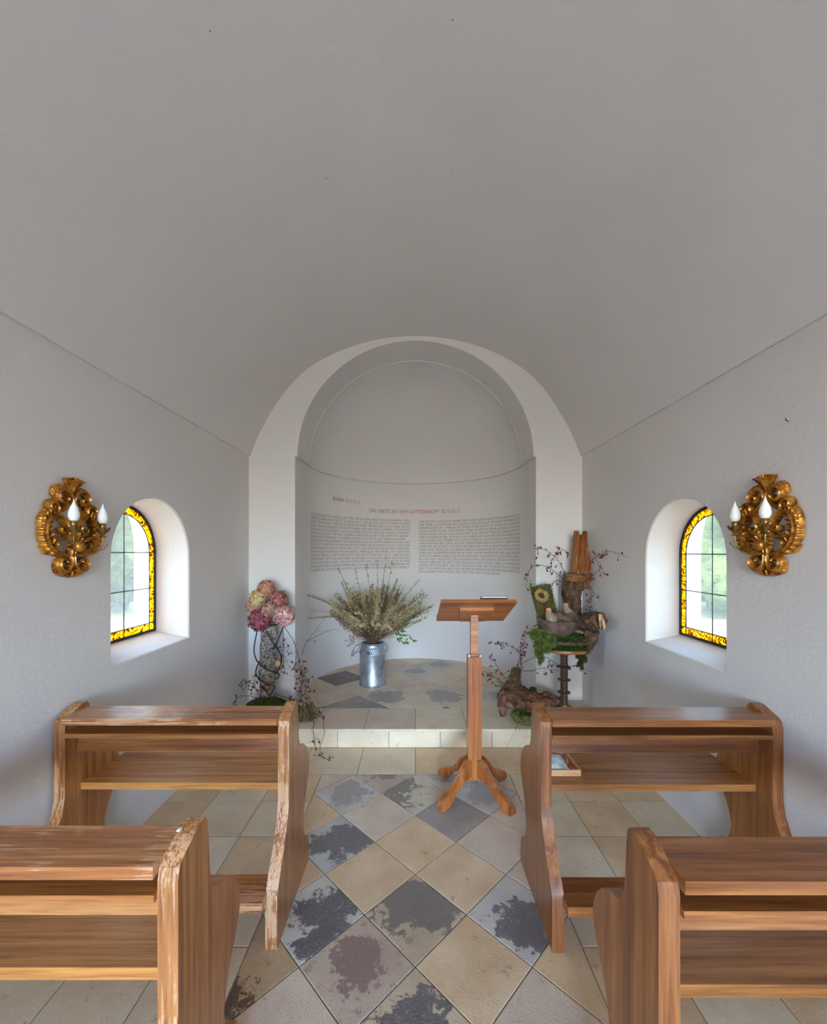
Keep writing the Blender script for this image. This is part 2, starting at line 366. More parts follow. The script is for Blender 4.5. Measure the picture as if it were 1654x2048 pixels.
def catmull(pts, n=6):
    pts = [Vector(p) for p in pts]; q = [pts[0] * 2 - pts[1]] + pts + [pts[-1] * 2 - pts[-2]]; out = []
    for i in range(1, len(q) - 2):
        for k in range(n):
            t = k / n; a, b, c, d = q[i - 1], q[i], q[i + 1], q[i + 2]
            out.append(.5 * ((2 * b) + (c - a) * t + (2 * a - 5 * b + 4 * c - d) * t * t + (3 * b - a - 3 * c + d) * t ** 3))
    out.append(pts[-1]); return out

def clip(poly, region):          # convex clip region, counter-clockwise
    out = list(poly)
    for i in range(len(region)):
        a, b = region[i], region[(i + 1) % len(region)]
        ins = lambda p: (b[0] - a[0]) * (p[1] - a[1]) - (b[1] - a[1]) * (p[0] - a[0]) >= -1e-9
        src, out = out, []
        for j in range(len(src)):
            p, q = src[j], src[(j + 1) % len(src)]
            ip, iq = ins(p), ins(q)
            if ip: out.append(p)
            if ip != iq:
                d1 = (b[0] - a[0]) * (p[1] - a[1]) - (b[1] - a[1]) * (p[0] - a[0]); d2 = (b[0] - a[0]) * (q[1] - a[1]) - (b[1] - a[1]) * (q[0] - a[0])
                t = d1 / (d1 - d2); out.append((p[0] + (q[0] - p[0]) * t, p[1] + (q[1] - p[1]) * t))
        if not out: return []
    res = []
    for p in out:
        if not res or math.hypot(p[0] - res[-1][0], p[1] - res[-1][1]) > 1e-4: res.append(p)
    if len(res) > 1 and math.hypot(res[0][0] - res[-1][0], res[0][1] - res[-1][1]) < 1e-4: res.pop()
    return res
def area(p): return .5 * sum(p[i][0] * p[(i + 1) % len(p)][1] - p[(i + 1) % len(p)][0] * p[i][1] for i in range(len(p)))
def inset(poly, g):
    n = len(poly); out = []
    for i in range(n):
        p0, p1, p2 = Vector(poly[i - 1]), Vector(poly[i]), Vector(poly[(i + 1) % n])
        d1 = (p1 - p0).normalized(); d2 = (p2 - p1).normalized(); n1 = Vector((-d1.y, d1.x)); n2 = Vector((-d2.y, d2.x))
        k = 1 + n1.dot(n2); o = (n1 + n2) * (g / max(k, .35)); out.append(tuple(p1 + o))
    return out
def tile_mesh(poly, top, thick, fn, gap=.0022, ch=.0016):
    """one slab: recessed joint all round, chamfered arris; fn maps (a, b, height)"""
    if area(poly) < 0: poly = poly[::-1]
    a = inset(poly, gap); b = inset(poly, gap + ch); n = len(a)
    v = [fn(x, y, top - thick) for x, y in a] + [fn(x, y, top - ch * .7) for x, y in a] + [fn(x, y, top) for x, y in b]
    f = [tuple(2 * n + i for i in range(n))]
    for r in (0, 1):
        for i in range(n): f.append((r * n + i, r * n + (i + 1) % n, (r + 1) * n + (i + 1) % n, (r + 1) * n + i))
    return v, f
def tile(poly, top, thick, mat, parent, ctr=None, fn=lambda a, b, h: (a, b, h)):
    if len(poly) < 3 or abs(area(poly)) < .00025: return
    mb = MB(); mb.add(*tile_mesh(poly, top, thick, fn))
    c = ctr or (sum(p[0] for p in poly) / len(poly), sum(p[1] for p in poly) / len(poly))
    mb.build('tile', mat, parent, origin=fn(c[0], c[1], top))

# ================================================================== SETTING
def vault_z(x, a=1.545, z0=ZC - .01, z1=VA):
    u = min(abs(x) / a, 1.0); h = z1 - z0
    R = (a * a + h * h) / (2 * h); circ = (math.sqrt(max(R * R - (u * a) ** 2, 0)) - (R - h)) / h
    ell = math.sqrt(max(0, 1 - u * u)); t = min(max((u - .62) / .33, 0), 1); w = .6 * (1 - t * t * (3 - 2 * t))
    return z0 + h * (circ * (1 - w) + ell * w)

# ground outside
g = MB(); g.box((-60, -60, -.5), (60, 60, -.22)); g.build('ground', 'grass', kind='structure')

# floor slab (joints show its top), tiles are its children
fl = MB(); fl.box((-WX - .02, YB - .1, -.2), (WX + .02, YF, -.004)); floor = fl.build('floor', 'grout', kind='structure')
rnd = random.Random(3)
D = .4367; Y0 = 2.824; XB = .655
aisle = [(-XB, .45), (XB, .45), (XB, 2.828), (-XB, 2.828)]
special = {(-2, 1): 'tile_pale', (0, 1): 'tile_band', (1, 2): 'tile_grey', (-2, 3): 'tile_bluegrey', (-2, 5): 'tile_dark_a', (0, 5): 'tile_dark_b',
           (2, 5): 'tile_dark_c', (0, 7): 'tile_dark_d', (-1, 6): 'tile_pink', (-3, 6): 'tile_fern', (3, 6): 'tile_warm', (1, 6): 'tile_warm', (-1, 0): 'tile_pink', (1, 0): 'tile_pale', (2, 1): 'tile_pale'}
for i in range(-3, 4):
    for j in range(0, 12):
        if (i + j) % 2 == 0: continue
        # i half-steps in x, j half-steps down in y: centres sit between the joints' crossings
        cx, cy = i * D / 2, Y0 - j * D / 2
        sq = [(cx, cy - D / 2), (cx + D / 2, cy), (cx, cy + D / 2), (cx - D / 2, cy)]
        p = clip(sq, aisle)
        if p: tile(p, 0, .012, special.get((i, j), rnd.choice(['tile_cream', 'tile_cream', 'tile_warm'])), floor, (cx, cy))
for sgn in (-1, 1):
    xs = [XB, .962, 1.27, WX + .015]
    for k in range(8):
        y1 = 2.83 - k * .31; y0 = y1 - .31
        for a, b in zip(xs, xs[1:]):
            q = [(sgn * a, y0), (sgn * b, y0), (sgn * b, y1), (sgn * a, y1)]
            tile(q, 0, .012, rnd.choice(['tile_smooth', 'tile_smooth', 'tile_warm']), floor)
for k in range(-4, 4):
    q = clip([(k * .41, 2.83), (k * .41 + .41, 2.83), (k * .41 + .41, 3.215), (k * .41, 3.215)], [(-WX - .01, 2), (WX + .01, 2), (WX + .01, 4), (-WX - .01, 4)])
    tile(q, 0, .012, rnd.choice(['tile_smooth', 'tile_warm']), floor)

# platform one step up, running into the apse
def apse_plan(r_open, r_in, n=96):
    pl = [(-r_open, YF)]
    for k in range(n + 1):
        a = PI - PI * k / n; pl.append((r_in * math.cos(a), YC + r_in * math.sin(a)))
    pl.append((r_open, YF)); return pl
pf = MB()
plan = [(-WX - .02, 3.218), (WX + .02, 3.218), (WX + .02, YF + .02), (1.14, YF + .02)] + [(RA * 1.012 * math.cos(PI * k / 48), YC + RA * 1.012 * math.sin(PI * k / 48)) for k in range(49)] + [(-1.14, YF + .02), (-WX - .02, YF + .02)]
pf.poly_prism(plan, -.15, ZP - .004, lambda x, y, z: (x, y, z))
platform = pf.build('platform', 'grout', kind='structure')
for k in range(-5, 5):
    q = clip([(k * .408 + .197, 0), (k * .408 + .605, 0), (k * .408 + .605, ZP - .02), (k * .408 + .197, ZP - .02)], [(-WX - .01, -1), (WX + .01, -1), (WX + .01, 1), (-WX - .01, 1)])
    if q: tile(q, 0, .012, rnd.choice(['tile_smooth', 'tile_smooth', 'tile_cream']), platform, fn=lambda a, b, h: (a, 3.21 - h, b))
for k in range(-4, 4):
    q = clip([(k * .408, 3.17), (k * .408 + .408, 3.17), (k * .408 + .408, 3.60), (k * .408, 3.60)], [(-WX - .01, 2), (WX + .01, 2), (WX + .01, 4), (-WX - .01, 4)])
    tile(q, ZP, .02, rnd.choice(['tile_smooth', 'tile_cream']), platform)
DA = .548
reg = [(-1.13, 3.60), (1.13, 3.60)] + [(RA * math.cos(PI * k / 40), YC + RA * math.sin(PI * k / 40)) for k in range(41)]
spA = {(-3, 1): 'tile_plum', (1, 0): 'tile_cloud', (-1, 0): 'tile_cloud', (-2, -.5): 'tile_grey'}
for i in range(-5, 6):
    for j in range(-2, 7):
        if (i + j) % 2: continue
        cx, cy = i * DA / 2, 3.923 + .274 * j + (DA / 2 if False else 0)
        # crossings of joints lie at x=0, y=3.923+k*DA
        cx, cy = i * DA / 2, 3.923 + DA / 2 * (j + 1)
        sq = [(cx, cy - DA / 2), (cx + DA / 2, cy), (cx, cy + DA / 2), (cx - DA / 2, cy)]
        p = clip(sq, reg)
        key = (i, round((cy - 3.923) / DA * 2))
        m = {(-3, 2): 'tile_plum', (1, 0): 'tile_cloud', (-1, 0): 'tile_cloud', (-2, -1): 'tile_grey', (1, 4): 'tile_pale', (0, 3): 'tile_pale', (3, 0): 'tile_pale', (4, 1): 'tile_grey'}.get(key)
        if p: tile(p, ZP, .012, m or rnd.choice(['tile_cream', 'tile_smooth', 'tile_smooth']), platform, (cx, cy))
for sgn in (-1, 1):
    q = [(sgn * 1.13, 3.60), (sgn * (WX + .01), 3.60), (sgn * (WX + .01), YF + .01), (sgn * 1.13, YF + .01)]
    tile(q, ZP, .012, 'tile_smooth', platform)

# side walls with splayed, round-headed window openings
def arch_loop(c, hw, sp, sill, n=20):
    pts = [(c - hw, sill), (c + hw, sill)]
    for k in range(1, 4): pts.append((c + hw, sill + (sp - sill) * k / 4))
    for k in range(n + 1):
        a = PI * k / n; pts.append((c + hw * math.cos(a), sp + hw * math.sin(a)))
    for k in range(3, 0, -1): pts.append((c - hw, sill + (sp - sill) * k / 4))
    return pts
def wall_side(name, w):
    s = w['s']; mb = MB()
    I = arch_loop(w['c'], w['hw'], w['sp'], w['sill']); I2 = arch_loop(w['c'], w['hw'] - .008, w['sp'], w['sill'] + .006)
    G = arch_loop(w['c'], GHW + .004, w['gs'], w['gb'] - .004); O = arch_loop(w['c'], .56, w['gs'] + .02, w['gb'] - .22)
    n = len(I)
    x0, x1 = WX, 2.08
    def sheet(x, loop):
        rect = [(YB - .35, -.3), (YF + .02, -.3), (YF + .02, ZC + .03), (YB - .35, ZC + .03)]
        vs = [Vector((y, z, 0)) for y, z in rect + loop]
        tr = tessellate_polygon([[Vector((y, z, 0)) for y, z in rect], [Vector((y, z, 0)) for y, z in loop]])
        mb.add([(s * x, v.x, v.y) for v in vs], [tuple(t) for t in tr])
    sheet(x0, I)
    def band(A, xa, B, xb):
        mb.add([(s * xa, y, z) for y, z in A] + [(s * xb, y, z) for y, z in B], [(i, (i + 1) % n, n + (i + 1) % n, n + i) for i in range(n)])
    band(I, x0, I2, x0 + .008); band(I2, x0 + .008, G, GX); band(G, GX, O, x1); sheet(x1, O)
    return mb.build(name, 'plaster', smooth=25, kind='structure')
wall_l = wall_side('wall_left', WIN['left']); wall_r = wall_side('wall_right', WIN['right'])

# barrel vault
mb = MB(); NV = 64
prof = [(-WX - .01, ZC - .01)] + [(-1.545 + 3.09 * k / NV, 0) for k in range(NV + 1)] + [(WX + .01, ZC - .01)]
# denser towards the springing
prof = [(-WX - .01, ZC - .01)] + [(-1.545 * math.cos(PI * k / NV), vault_z(1.545 * math.cos(PI * k / NV))) for k in range(NV + 1)] + [(WX + .01, ZC - .01)]
ys = [YB - .3, .5, 1.6, 2.7, YF + .01]
mb.add([(x, y, z) for y in ys for x, z in prof], [(j * len(prof) + i, j * len(prof) + i + 1, (j + 1) * len(prof) + i + 1, (j + 1) * len(prof) + i) for j in range(len(ys) - 1) for i in range(len(prof) - 1)])
ceiling = mb.build('ceiling', 'plaster_smooth', smooth=35, kind='structure')
for px, py in ((653, 357), (902, 346), (857, 617), (905, 40), (420, 62)):
    # fly specks: where the view ray meets the vault
    d = Vector(((px - 831) / F, 1, -(py - 1105) / F)); t = .3
    while H + d.z * t < vault_z(d.x * t) - .004 and t < 4: t += .002
    c = Vector((0, 0, H)) + d * t
    q = MB(); q.ball(c, .0022); q.build('speck', 'black', ceiling)

# chancel wall with the arch into the apse
AOP, AB = 1.105, 1.085
bound = [(-WX - .02, -.2), (-WX - .02, ZC + .03)]
bound += [(-1.545 * math.cos(PI * k / NV), vault_z(1.545 * math.cos(PI * k / NV)) + .03) for k in range(1, NV)]
bound += [(WX + .02, ZC + .03), (WX + .02, -.2), (1.1275, -.2), (1.1275, ZA)]
bound += [(AOP * math.cos(PI * k / 48), ZA + AB * math.sin(PI * k / 48)) for k in range(49)]
bound += [(-1.1275, ZA), (-1.1275, -.2)]
mb = MB(); vs = [Vector((x, z, 0)) for x, z in bound]
mb.add([(v.x, YF, v.y) for v in vs], [tuple(t) for t in tessellate_polygon([vs])])
mb.build('wall_front', 'plaster_smooth', kind='structure')
# apse: short straight part, half-round wall, half dome resting on a small ledge
mb = MB(); pl = apse_plan(1.1275, RA); pu = apse_plan(AOP - .012, 1.085)
n = len(pl); zz = [-.1, .8, 1.6, ZA + .0005]
mb.add([(x, y, z) for z in zz for x, y in pl], [(j * n + i, j * n + i + 1, (j + 1) * n + i + 1, (j + 1) * n + i) for j in range(len(zz) - 1) for i in range(n - 1)])
mb.add([(x, y, ZA) for x, y in pl] + [(x, y, ZA) for x, y in pu], [(i, i + 1, n + i + 1, n + i) for i in range(n - 1)])
apse = mb.build('wall_apse', 'plaster_smooth', smooth=40, kind='structure')
mb = MB(); NA = 48; r2 = 1.095; b2 = 1.08
arch = lambda r, b, y: [(r * math.cos(PI * k / NA), y, ZA + b * math.sin(PI * k / NA)) for k in range(NA + 1)]
rows = [arch(AOP, AB, YF - .001), arch(1.099, AB, YC - .004), arch(r2, b2, YC)]
mb.add([p for r in rows for p in r], [(j * (NA + 1) + i, j * (NA + 1) + i + 1, (j + 1) * (NA + 1) + i + 1, (j + 1) * (NA + 1) + i) for j in range(2) for i in range(NA)])
k0 = len(mb.v)
dome = [[(r2 * math.cos(PI * k / NA), YC + r2 * math.sin(PI * k / NA) * math.cos(PI / 2 * e / 24), ZA + b2 * math.sin(PI * k / NA) * math.sin(PI / 2 * e / 24)) for k in range(NA + 1)] for e in range(25)]
mb.add([p for r in dome for p in r], [(j * (NA + 1) + i, j * (NA + 1) + i + 1, (j + 1) * (NA + 1) + i + 1, (j + 1) * (NA + 1) + i) for j in range(24) for i in range(NA)])
mb.build('ceiling_apse', 'plaster_smooth', smooth=30, kind='structure')
# entrance wall behind the camera with its open doorway
mb = MB()
for yy in (YB, YB - .35):
    rear = [(-WX - .02, -.25), (-WX - .02, ZC + .03)] + [(-1.545 * math.cos(PI * k / 32), vault_z(1.545 * math.cos(PI * k / 32)) + .03) for k in range(1, 32)] + [(WX + .02, ZC + .03), (WX + .02, -.25), (DOOR_W, -.25), (DOOR_W, DOOR_H), (-DOOR_W, DOOR_H), (-DOOR_W, -.25)]
    vs = [Vector((x, z, 0)) for x, z in rear]; mb.add([(v.x, yy, v.y) for v in vs], [tuple(t) for t in tessellate_polygon([vs])])
dl = [(DOOR_W, -.25), (DOOR_W, DOOR_H), (-DOOR_W, DOOR_H), (-DOOR_W, -.25)]
mb.add([(x, YB, z) for x, z in dl] + [(x, YB - .35, z) for x, z in dl], [(i, i + 1, 4 + i + 1, 4 + i) for i in range(3)])
mb.build('wall_rear', 'plaster', kind='structure')

# ------------------------------------------------------------------ inscription on the apse wall
def bend(theta_l, theta_r, z, size, text, mat_mb, r=RA - .0012, justify=True):
    cu = bpy.data.curves.new('lettering', 'FONT'); cu.body = text; cu.size = size; cu.resolution_u = 2; cu.fill_mode = 'FRONT'
    o = bpy.data.objects.new('lettering', cu); COL.objects.link(o)
    bpy.context.view_layer.update()
    me = bpy.data.meshes.new_from_object(o.evaluated_get(bpy.context.evaluated_depsgraph_get()))
    bpy.data.objects.remove(o); bpy.data.curves.remove(cu)
    vs = [v.co.copy() for v in me.vertices]; fs = [tuple(p.vertices) for p in me.polygons]; bpy.data.meshes.remove(me)
    x0, x1 = min(v.x for v in vs), max(v.x for v in vs)
    k = (theta_r - theta_l) * r / (x1 - x0)
    if not justify: k = min(k, 1.0)
    out = []
    for v in vs:
        th = theta_l + (v.x - x0) * k / r; out.append((r * math.sin(th), YC + r * math.cos(th), z + v.y))
    mat_mb.add(out, fs)
LEFT = """SEHT, MEIN KNECHT HAT ERFOLG, ER WIRD GROSS SEIN UND HOCH ERHABEN. VIELE
HABEN SICH ÜBER IHN ENTSETZT, SO ENTSTELLT SAH ER AUS, NICHT MEHR WIE EIN
MENSCH, SEINE GESTALT WAR NICHT MEHR DIE EINES MENSCHEN. JETZT ABER SETZT
ER VIELE VÖLKER IN STAUNEN, KÖNIGE MÜSSEN VOR IHM VERSTUMMEN. DENN WAS
MAN IHNEN NOCH NIE ERZÄHLT HAT, DAS SEHEN SIE NUN; WAS SIE NIEMALS HÖRTEN,
DAS ERFAHREN SIE JETZT. WER HAT UNSERER KUNDE GEGLAUBT? DER ARM DES HERRN –
WEM WURDE ER OFFENBAR? VOR SEINEN AUGEN WUCHS ER AUF WIE EIN JUNGER
SPROSS, WIE EIN WURZELTRIEB AUS TROCKENEM BODEN. ER HATTE KEINE SCHÖNE UND
EDLE GESTALT, SO DASS WIR IHN ANSCHAUEN MOCHTEN. ER SAH NICHT SO AUS, DASS WIR
GEFALLEN FANDEN AN IHM. ER WURDE VERACHTET UND VON DEN MENSCHEN GEMIEDEN,
EIN MANN VOLLER SCHMERZEN, MIT KRANKHEIT VERTRAUT. WIE EINER, VOR DEM MAN
DAS GESICHT VERHÜLLT, WAR ER VERACHTET; WIR SCHÄTZTEN IHN NICHT. ABER ER HAT
UNSERE KRANKHEIT GETRAGEN UND UNSERE SCHMERZEN AUF SICH GELADEN. WIR MEINTEN,
ER SEI VON GOTT GESCHLAGEN, VON IHM GETROFFEN UND GEBEUGT. DOCH ER WURDE
DURCHBOHRT WEGEN UNSERER VERBRECHEN, WEGEN UNSERER SÜNDEN ZERMALMT.
ZU UNSEREM HEIL LAG DIE STRAFE AUF IHM, DURCH SEINE WUNDEN SIND WIR GEHEILT.""".split('\n')
RIGHT = """WIR HATTEN UNS ALLE VERIRRT WIE SCHAFE, JEDER GING FÜR SICH SEINEN WEG. DOCH
DER HERR LUD AUF IHN DIE SCHULD VON UNS ALLEN. ER WURDE MISSHANDELT UND
NIEDERGEDRÜCKT, ABER ER TAT SEINEN MUND NICHT AUF. WIE EIN LAMM, DAS MAN ZUM
SCHLACHTEN FÜHRT, UND WIE EIN SCHAF ANGESICHTS SEINER SCHERER, SO TAT AUCH ER
SEINEN MUND NICHT AUF. DURCH HAFT UND GERICHT WURDE ER DAHINGERAFFT, DOCH
WEN KÜMMERTE SEIN GESCHICK? ER WURDE VOM LAND DER LEBENDEN ABGESCHNITTEN
UND WEGEN DER VERBRECHEN SEINES VOLKES ZU TODE GETROFFEN. BEI DEN RUCHLOSEN
GAB MAN IHM SEIN GRAB, BEI DEN VERBRECHERN SEINE RUHESTÄTTE, OBWOHL ER KEIN
UNRECHT GETAN HAT UND KEIN TRÜGERISCHES WORT IN SEINEM MUND WAR. DOCH DER
HERR FAND GEFALLEN AN SEINEM ZERSCHLAGENEN KNECHT, ER RETTETE DEN, DER SEIN
LEBEN ALS SÜHNOPFER HINGAB. ER WIRD NACHKOMMEN SEHEN UND LANGE LEBEN. DER
PLAN DES HERRN WIRD DURCH IHN GELINGEN. NACHDEM ER SO VIELES ERTRUG, ERBLICKT
ER DAS LICHT. ER SÄTTIGT SICH AN ERKENNTNIS. MEIN KNECHT, DER GERECHTE, MACHT DIE
VIELEN GERECHT; ER LÄDT IHRE SCHULD AUF SICH. DESHALB GEBE ICH IHM SEINEN ANTEIL
UNTER DEN GROSSEN, UND MIT DEN MÄCHTIGEN TEILT ER DIE BEUTE, WEIL ER SEIN LEBEN
DEM TOD PREISGAB UND SICH UNTER DIE VERBRECHER RECHNEN LIESS. DENN ER TRUG
DIE SÜNDEN VON VIELEN UND TRAT FÜR DIE SCHULDIGEN EIN.""".split('\n')
def th(px):          # angle on the apse wall seen at a photo column
    k = (px - 831) / F; lo, hi = -PI / 2, PI / 2
    for _ in range(50):
        m = (lo + hi) / 2
        if RA * math.sin(m) / (YC + RA * math.cos(m)) < k: lo = m
        else: hi = m
    return lo
mb = MB()
for i, t in enumerate(LEFT): bend(th(621.5), th(820 if i != 6 else 812), 1.955 - i * .0408, .041, t, mb)
mb.build('inscription_text', 'text_grey', apse)
mb = MB()
for i, t in enumerate(RIGHT): bend(th(838), th(1039.5 if i < 16 else 1001), 1.940 - i * .0408, .041, t, mb)
mb.build('inscription_text', 'text_grey', apse)
mb = MB(); bend(th(739), th(920), 2.062, .064, 'DAS VIERTE LIED VOM GOTTESKNECHT  52,13–53,12', mb); mb.build('inscription_heading', 'text_red', apse)
mb = MB(); bend(th(665), th(688), 2.165, .062, 'JESAJA', mb); mb.build('inscription_heading', 'text_dark', apse)
mb = MB(); bend(th(692), th(719), 2.162, .055, '52,13–53,12', mb); mb.build('inscription_heading', 'text_red', apse)

# ------------------------------------------------------------------ leaded windows
def window(name, w):
    s, c, gb, gs = w['s'], w['c'], w['gb'], w['gs']
    X = GX
    B = .055                                             # width of the amber border
    to = lambda y, z, d: (s * (X + d), y, z)
    # outer iron frame = the window itself
    mb = MB(); A = arch_loop(c, GHW + .003, gs, gb - .003); C = arch_loop(c, GHW - .012, gs, gb + .012); n = len(A)
    for d0, d1 in ((-.008, .008),):
        mb.add([to(y, z, d0) for y, z in A] + [to(y, z, d0) for y, z in C] + [to(y, z, d1) for y, z in C] + [to(y, z, d1) for y, z in A],
               [(r * n + i, r * n + (i + 1) % n, ((r + 1) % 4) * n + (i + 1) % n, ((r + 1) % 4) * n + i) for r in range(4) for i in range(n)])
    win = mb.build(name, 'iron', kind='structure')
    hi, ho = GHW - B, GHW - .010
    zrow = [gb + B, gs - .235, gs]
    def pane(pts, mat, nm):
        q = MB(); v = [to(y, z, -.0015) for y, z in pts] + [to(y, z, .0015) for y, z in pts]; k = len(pts)
        q.add(v, [tuple(range(k)), tuple(range(2 * k - 1, k - 1, -1))] + [(i, (i + 1) % k, k + (i + 1) % k, k + i) for i in range(k)])
        q.build(nm, mat, win)
    e = .0015
    for sg in (-1, 1):
        for z0, z1 in zip(zrow, zrow[1:]): pane([(c + sg * e, z0 + e), (c + sg * (hi - e), z0 + e), (c + sg * (hi - e), z1 - e), (c + sg * e, z1 - e)], 'clear_pane', 'pane')
        pane([(c + sg * e, gs + e)] + [(c + sg * (hi - e) * math.cos(PI / 2 * k / 12), gs + e + (hi - e) * math.sin(PI / 2 * k / 12)) for k in range(12)] + [(c + sg * e, gs + hi - e)], 'clear_pane', 'pane')
        for z0, z1 in zip(zrow, zrow[1:]): pane([(c + sg * (hi + e), z0 + e), (c + sg * ho, z0 + e), (c + sg * ho, z1 - e), (c + sg * (hi + e), z1 - e)], 'amber_pane', 'amber_pane')
        pane([(c + sg * (hi + e), gb + .01), (c + sg * ho, gb + .01), (c + sg * ho, gb + B - e), (c + sg * (hi + e), gb + B - e)], 'amber_pane', 'amber_pane')
        pane([(c + sg * e, gb + .01), (c + sg * (hi - e), gb + .01), (c + sg * (hi - e), gb + B - e), (c + sg * e, gb + B - e)], 'amber_pane', 'amber_pane')
        for a0, a1 in ((0, .5), (.5, 1)):
            aa = [PI / 2 * (a0 + .008 + (a1 - a0 - .016) * k / 8) for k in range(9)]
            pane([(c + sg * (hi + e) * math.cos(a), gs + (hi + e) * math.sin(a)) for a in aa] + [(c + sg * ho * math.cos(a), gs + ho * math.sin(a)) for a in aa[::-1]], 'amber_pane', 'amber_pane')
    def came(pts):
        q = MB(); q.tube([to(y, z, 0) for y, z in pts], .0036, 6); q.build('lead_came', 'lead', win, smooth=True)
    came([(c, gb), (c, gs + ho)])
    for z in zrow: came([(c - ho, z), (c + ho, z)])
    came([(c - hi, gb), (c - hi, gs)] + [(c - hi * math.cos(PI * k / 24), gs + hi * math.sin(PI * k / 24)) for k in range(1, 25)] + [(c + hi, gb)])
    for sg in (-1, 1):
        q = PI / 4; came([(c + sg * hi * math.cos(q), gs + hi * math.sin(q)), (c + sg * ho * math.cos(q), gs + ho * math.sin(q))])
window('window_1', WIN['left']); window('window_2', WIN['right'])

# ================================================================== THINGS
# ------------------------------------------------------------------ pews
PROF = [(-.147, 0), (-.147, .205), (-.140, .225), (-.112, .268), (-.070, .325), (-.035, .385), (-.010, .44), (0, .50), (0, .80), (.006, .828),
        (.022, .842), (.095, .872), (.118, .872), (.130, .858), (.136, .80), (.142, .725), (.150, .683), (.168, .652), (.190, .640), (.225, .628), (.270, .596),
        (.300, .562), (.320, .52), (.326, .48), (.318, .445), (.290, .40), (.255, .35), (.232, .30), (.222, .25), (.230, .20), (.252, .165), (.285, .150),
        (.305, .135), (.318, .10), (.320, .06), (.320, 0)]
def pew(x0, x1, yb, label, edge, worn_rail, tone=''):
    p = empty('church_pew', ((x0 + x1) / 2, yb, 0), label, 'pew', 'oak pews in two rows on both sides of the aisle')
    T = .047
    for a in (x0, x1 - T):
        mb = MB(); v, f = prism(PROF, a, a + T, .006, 2)
        mb.add([(z, yb + x, y) for x, y, z in v], f)
        # perimeter faces (not the broad cheeks) carry the worn edge finish
        for k, fc in enumerate(mb.f):
            vv = [Vector(mb.v[i]) for i in fc]; nn = (vv[1] - vv[0]).cross(vv[2] - vv[0])
            if nn.length and abs(nn.normalized().x) < .5: mb.m[k] = 1
        mb.build('end_panel', ['wood_z' + tone, edge], p, smooth=28)
    i0, i1 = x0 + T, x1 - T
    def board(nm, pts, mat, bev=.004):      # cross-section in (y, z) run along x
        mb = MB(); v, f = prism(pts, i0, i1, bev, 2); mb.add([(z, yb + x, y) for x, y, z in v], f); return mb.build(nm, mat, p, smooth=28)
    board('book_ledge', [(-.016, .818), (.112, .824), (.112, .853), (-.016, .847)], worn_rail, .006)
    board('book_shelf', [(-.013, .763), (.085, .763), (.085, .781), (-.013, .781)], 'wood_x' + tone, .004)
    board('backrest', [(.060, .672), (.084, .672), (.105, .822), (.086, .822)], 'wood_x' + tone, .004)
    sx = [.084, .178, .272, .366]
    for k in range(3):
        board('seat_plank', [(sx[k] + (0 if k else 0), .489), (sx[k + 1] - .0006, .489), (sx[k + 1] - .0006, .52), (sx[k], .52)], 'wood_seat' + tone, .006 if k == 0 else .0006)
    mb = MB(); v, f = prism([(-.195, .182), (-.055, .182), (-.055, .22), (-.195, .22)], i0 - .004, i1 + .004, .012, 3)
    mb.add([(z, yb + x, y) for x, y, z in v], f); mb.build('kneeler', worn_rail, p, smooth=28)
    return p
pew(-1.545, -.540, 1.727, 'oak pew in the front row, below the left window', 'wood_edge', 'wood_rail')
pl2 = pew(-1.545, -.540, .920, 'oak pew with pale worn edges, nearest on the left of the aisle', 'wood_edge', 'wood_rail')
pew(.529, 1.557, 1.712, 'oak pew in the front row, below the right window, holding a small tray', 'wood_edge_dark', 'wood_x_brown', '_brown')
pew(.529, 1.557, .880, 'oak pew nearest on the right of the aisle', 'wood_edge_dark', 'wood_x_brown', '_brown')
mb = MB(); mb.ball((-.578, .99, .872), (.006, .009, .0025), 8, 4); mb.build('paint_fleck', 'page', pl2, label='white fleck on the worn top')

# tray with a cloth on the right front pew
tr = empty('wooden_tray', (.675, 1.955, .5205), 'small pale wooden tray lying on the right front pew seat', 'tray')
mb = MB(); mb.box((.585, 1.868, .5205), (.762, 2.045, .5265)); mb.build('tray_bottom', 'wood_pale', tr)
for lo, hi in (((.585, 1.862, .5205), (.762, 1.870, .548)), ((.585, 2.043, .5205), (.762, 2.051, .548)), ((.585, 1.8705, .5205), (.592, 2.0425, .548)), ((.755, 1.8705, .5205), (.762, 2.0425, .548))):
    mb = MB(); mb.box(lo, hi, .0015); mb.build('tray_side', 'wood_pale', tr)
mb = MB(); G_ = 14
pts = []
for i in range(G_ + 1):
    for j in range(G_ + 1):
        u, v = i / G_, j / G_
        x = .594 + .13 * u; y = 1.878 + .145 * v
        z = .533 + .034 * math.sin(PI * min(max(u * .9 + .12, 0), 1)) * (.4 + .6 * math.sin(PI * v)) + .010 * noise.noise(Vector((u * 5, v * 5, 2))) + .006 * noise.noise(Vector((u * 13, v * 11, 7)))
        pts.append((x, y, max(z, .528)))
for dz in (0, -.0015): mb.add([(a, b, c + dz) for a, b, c in pts], [((i * (G_ + 1) + j), (i + 1) * (G_ + 1) + j, (i + 1) * (G_ + 1) + j + 1, i * (G_ + 1) + j + 1) for i in range(G_) for j in range(G_)])
mb.build('cloth', 'cloth', None, smooth=True, label='crumpled pale green and white cloth in the wooden tray', cat='cloth', origin=(.66, 1.95, .527))
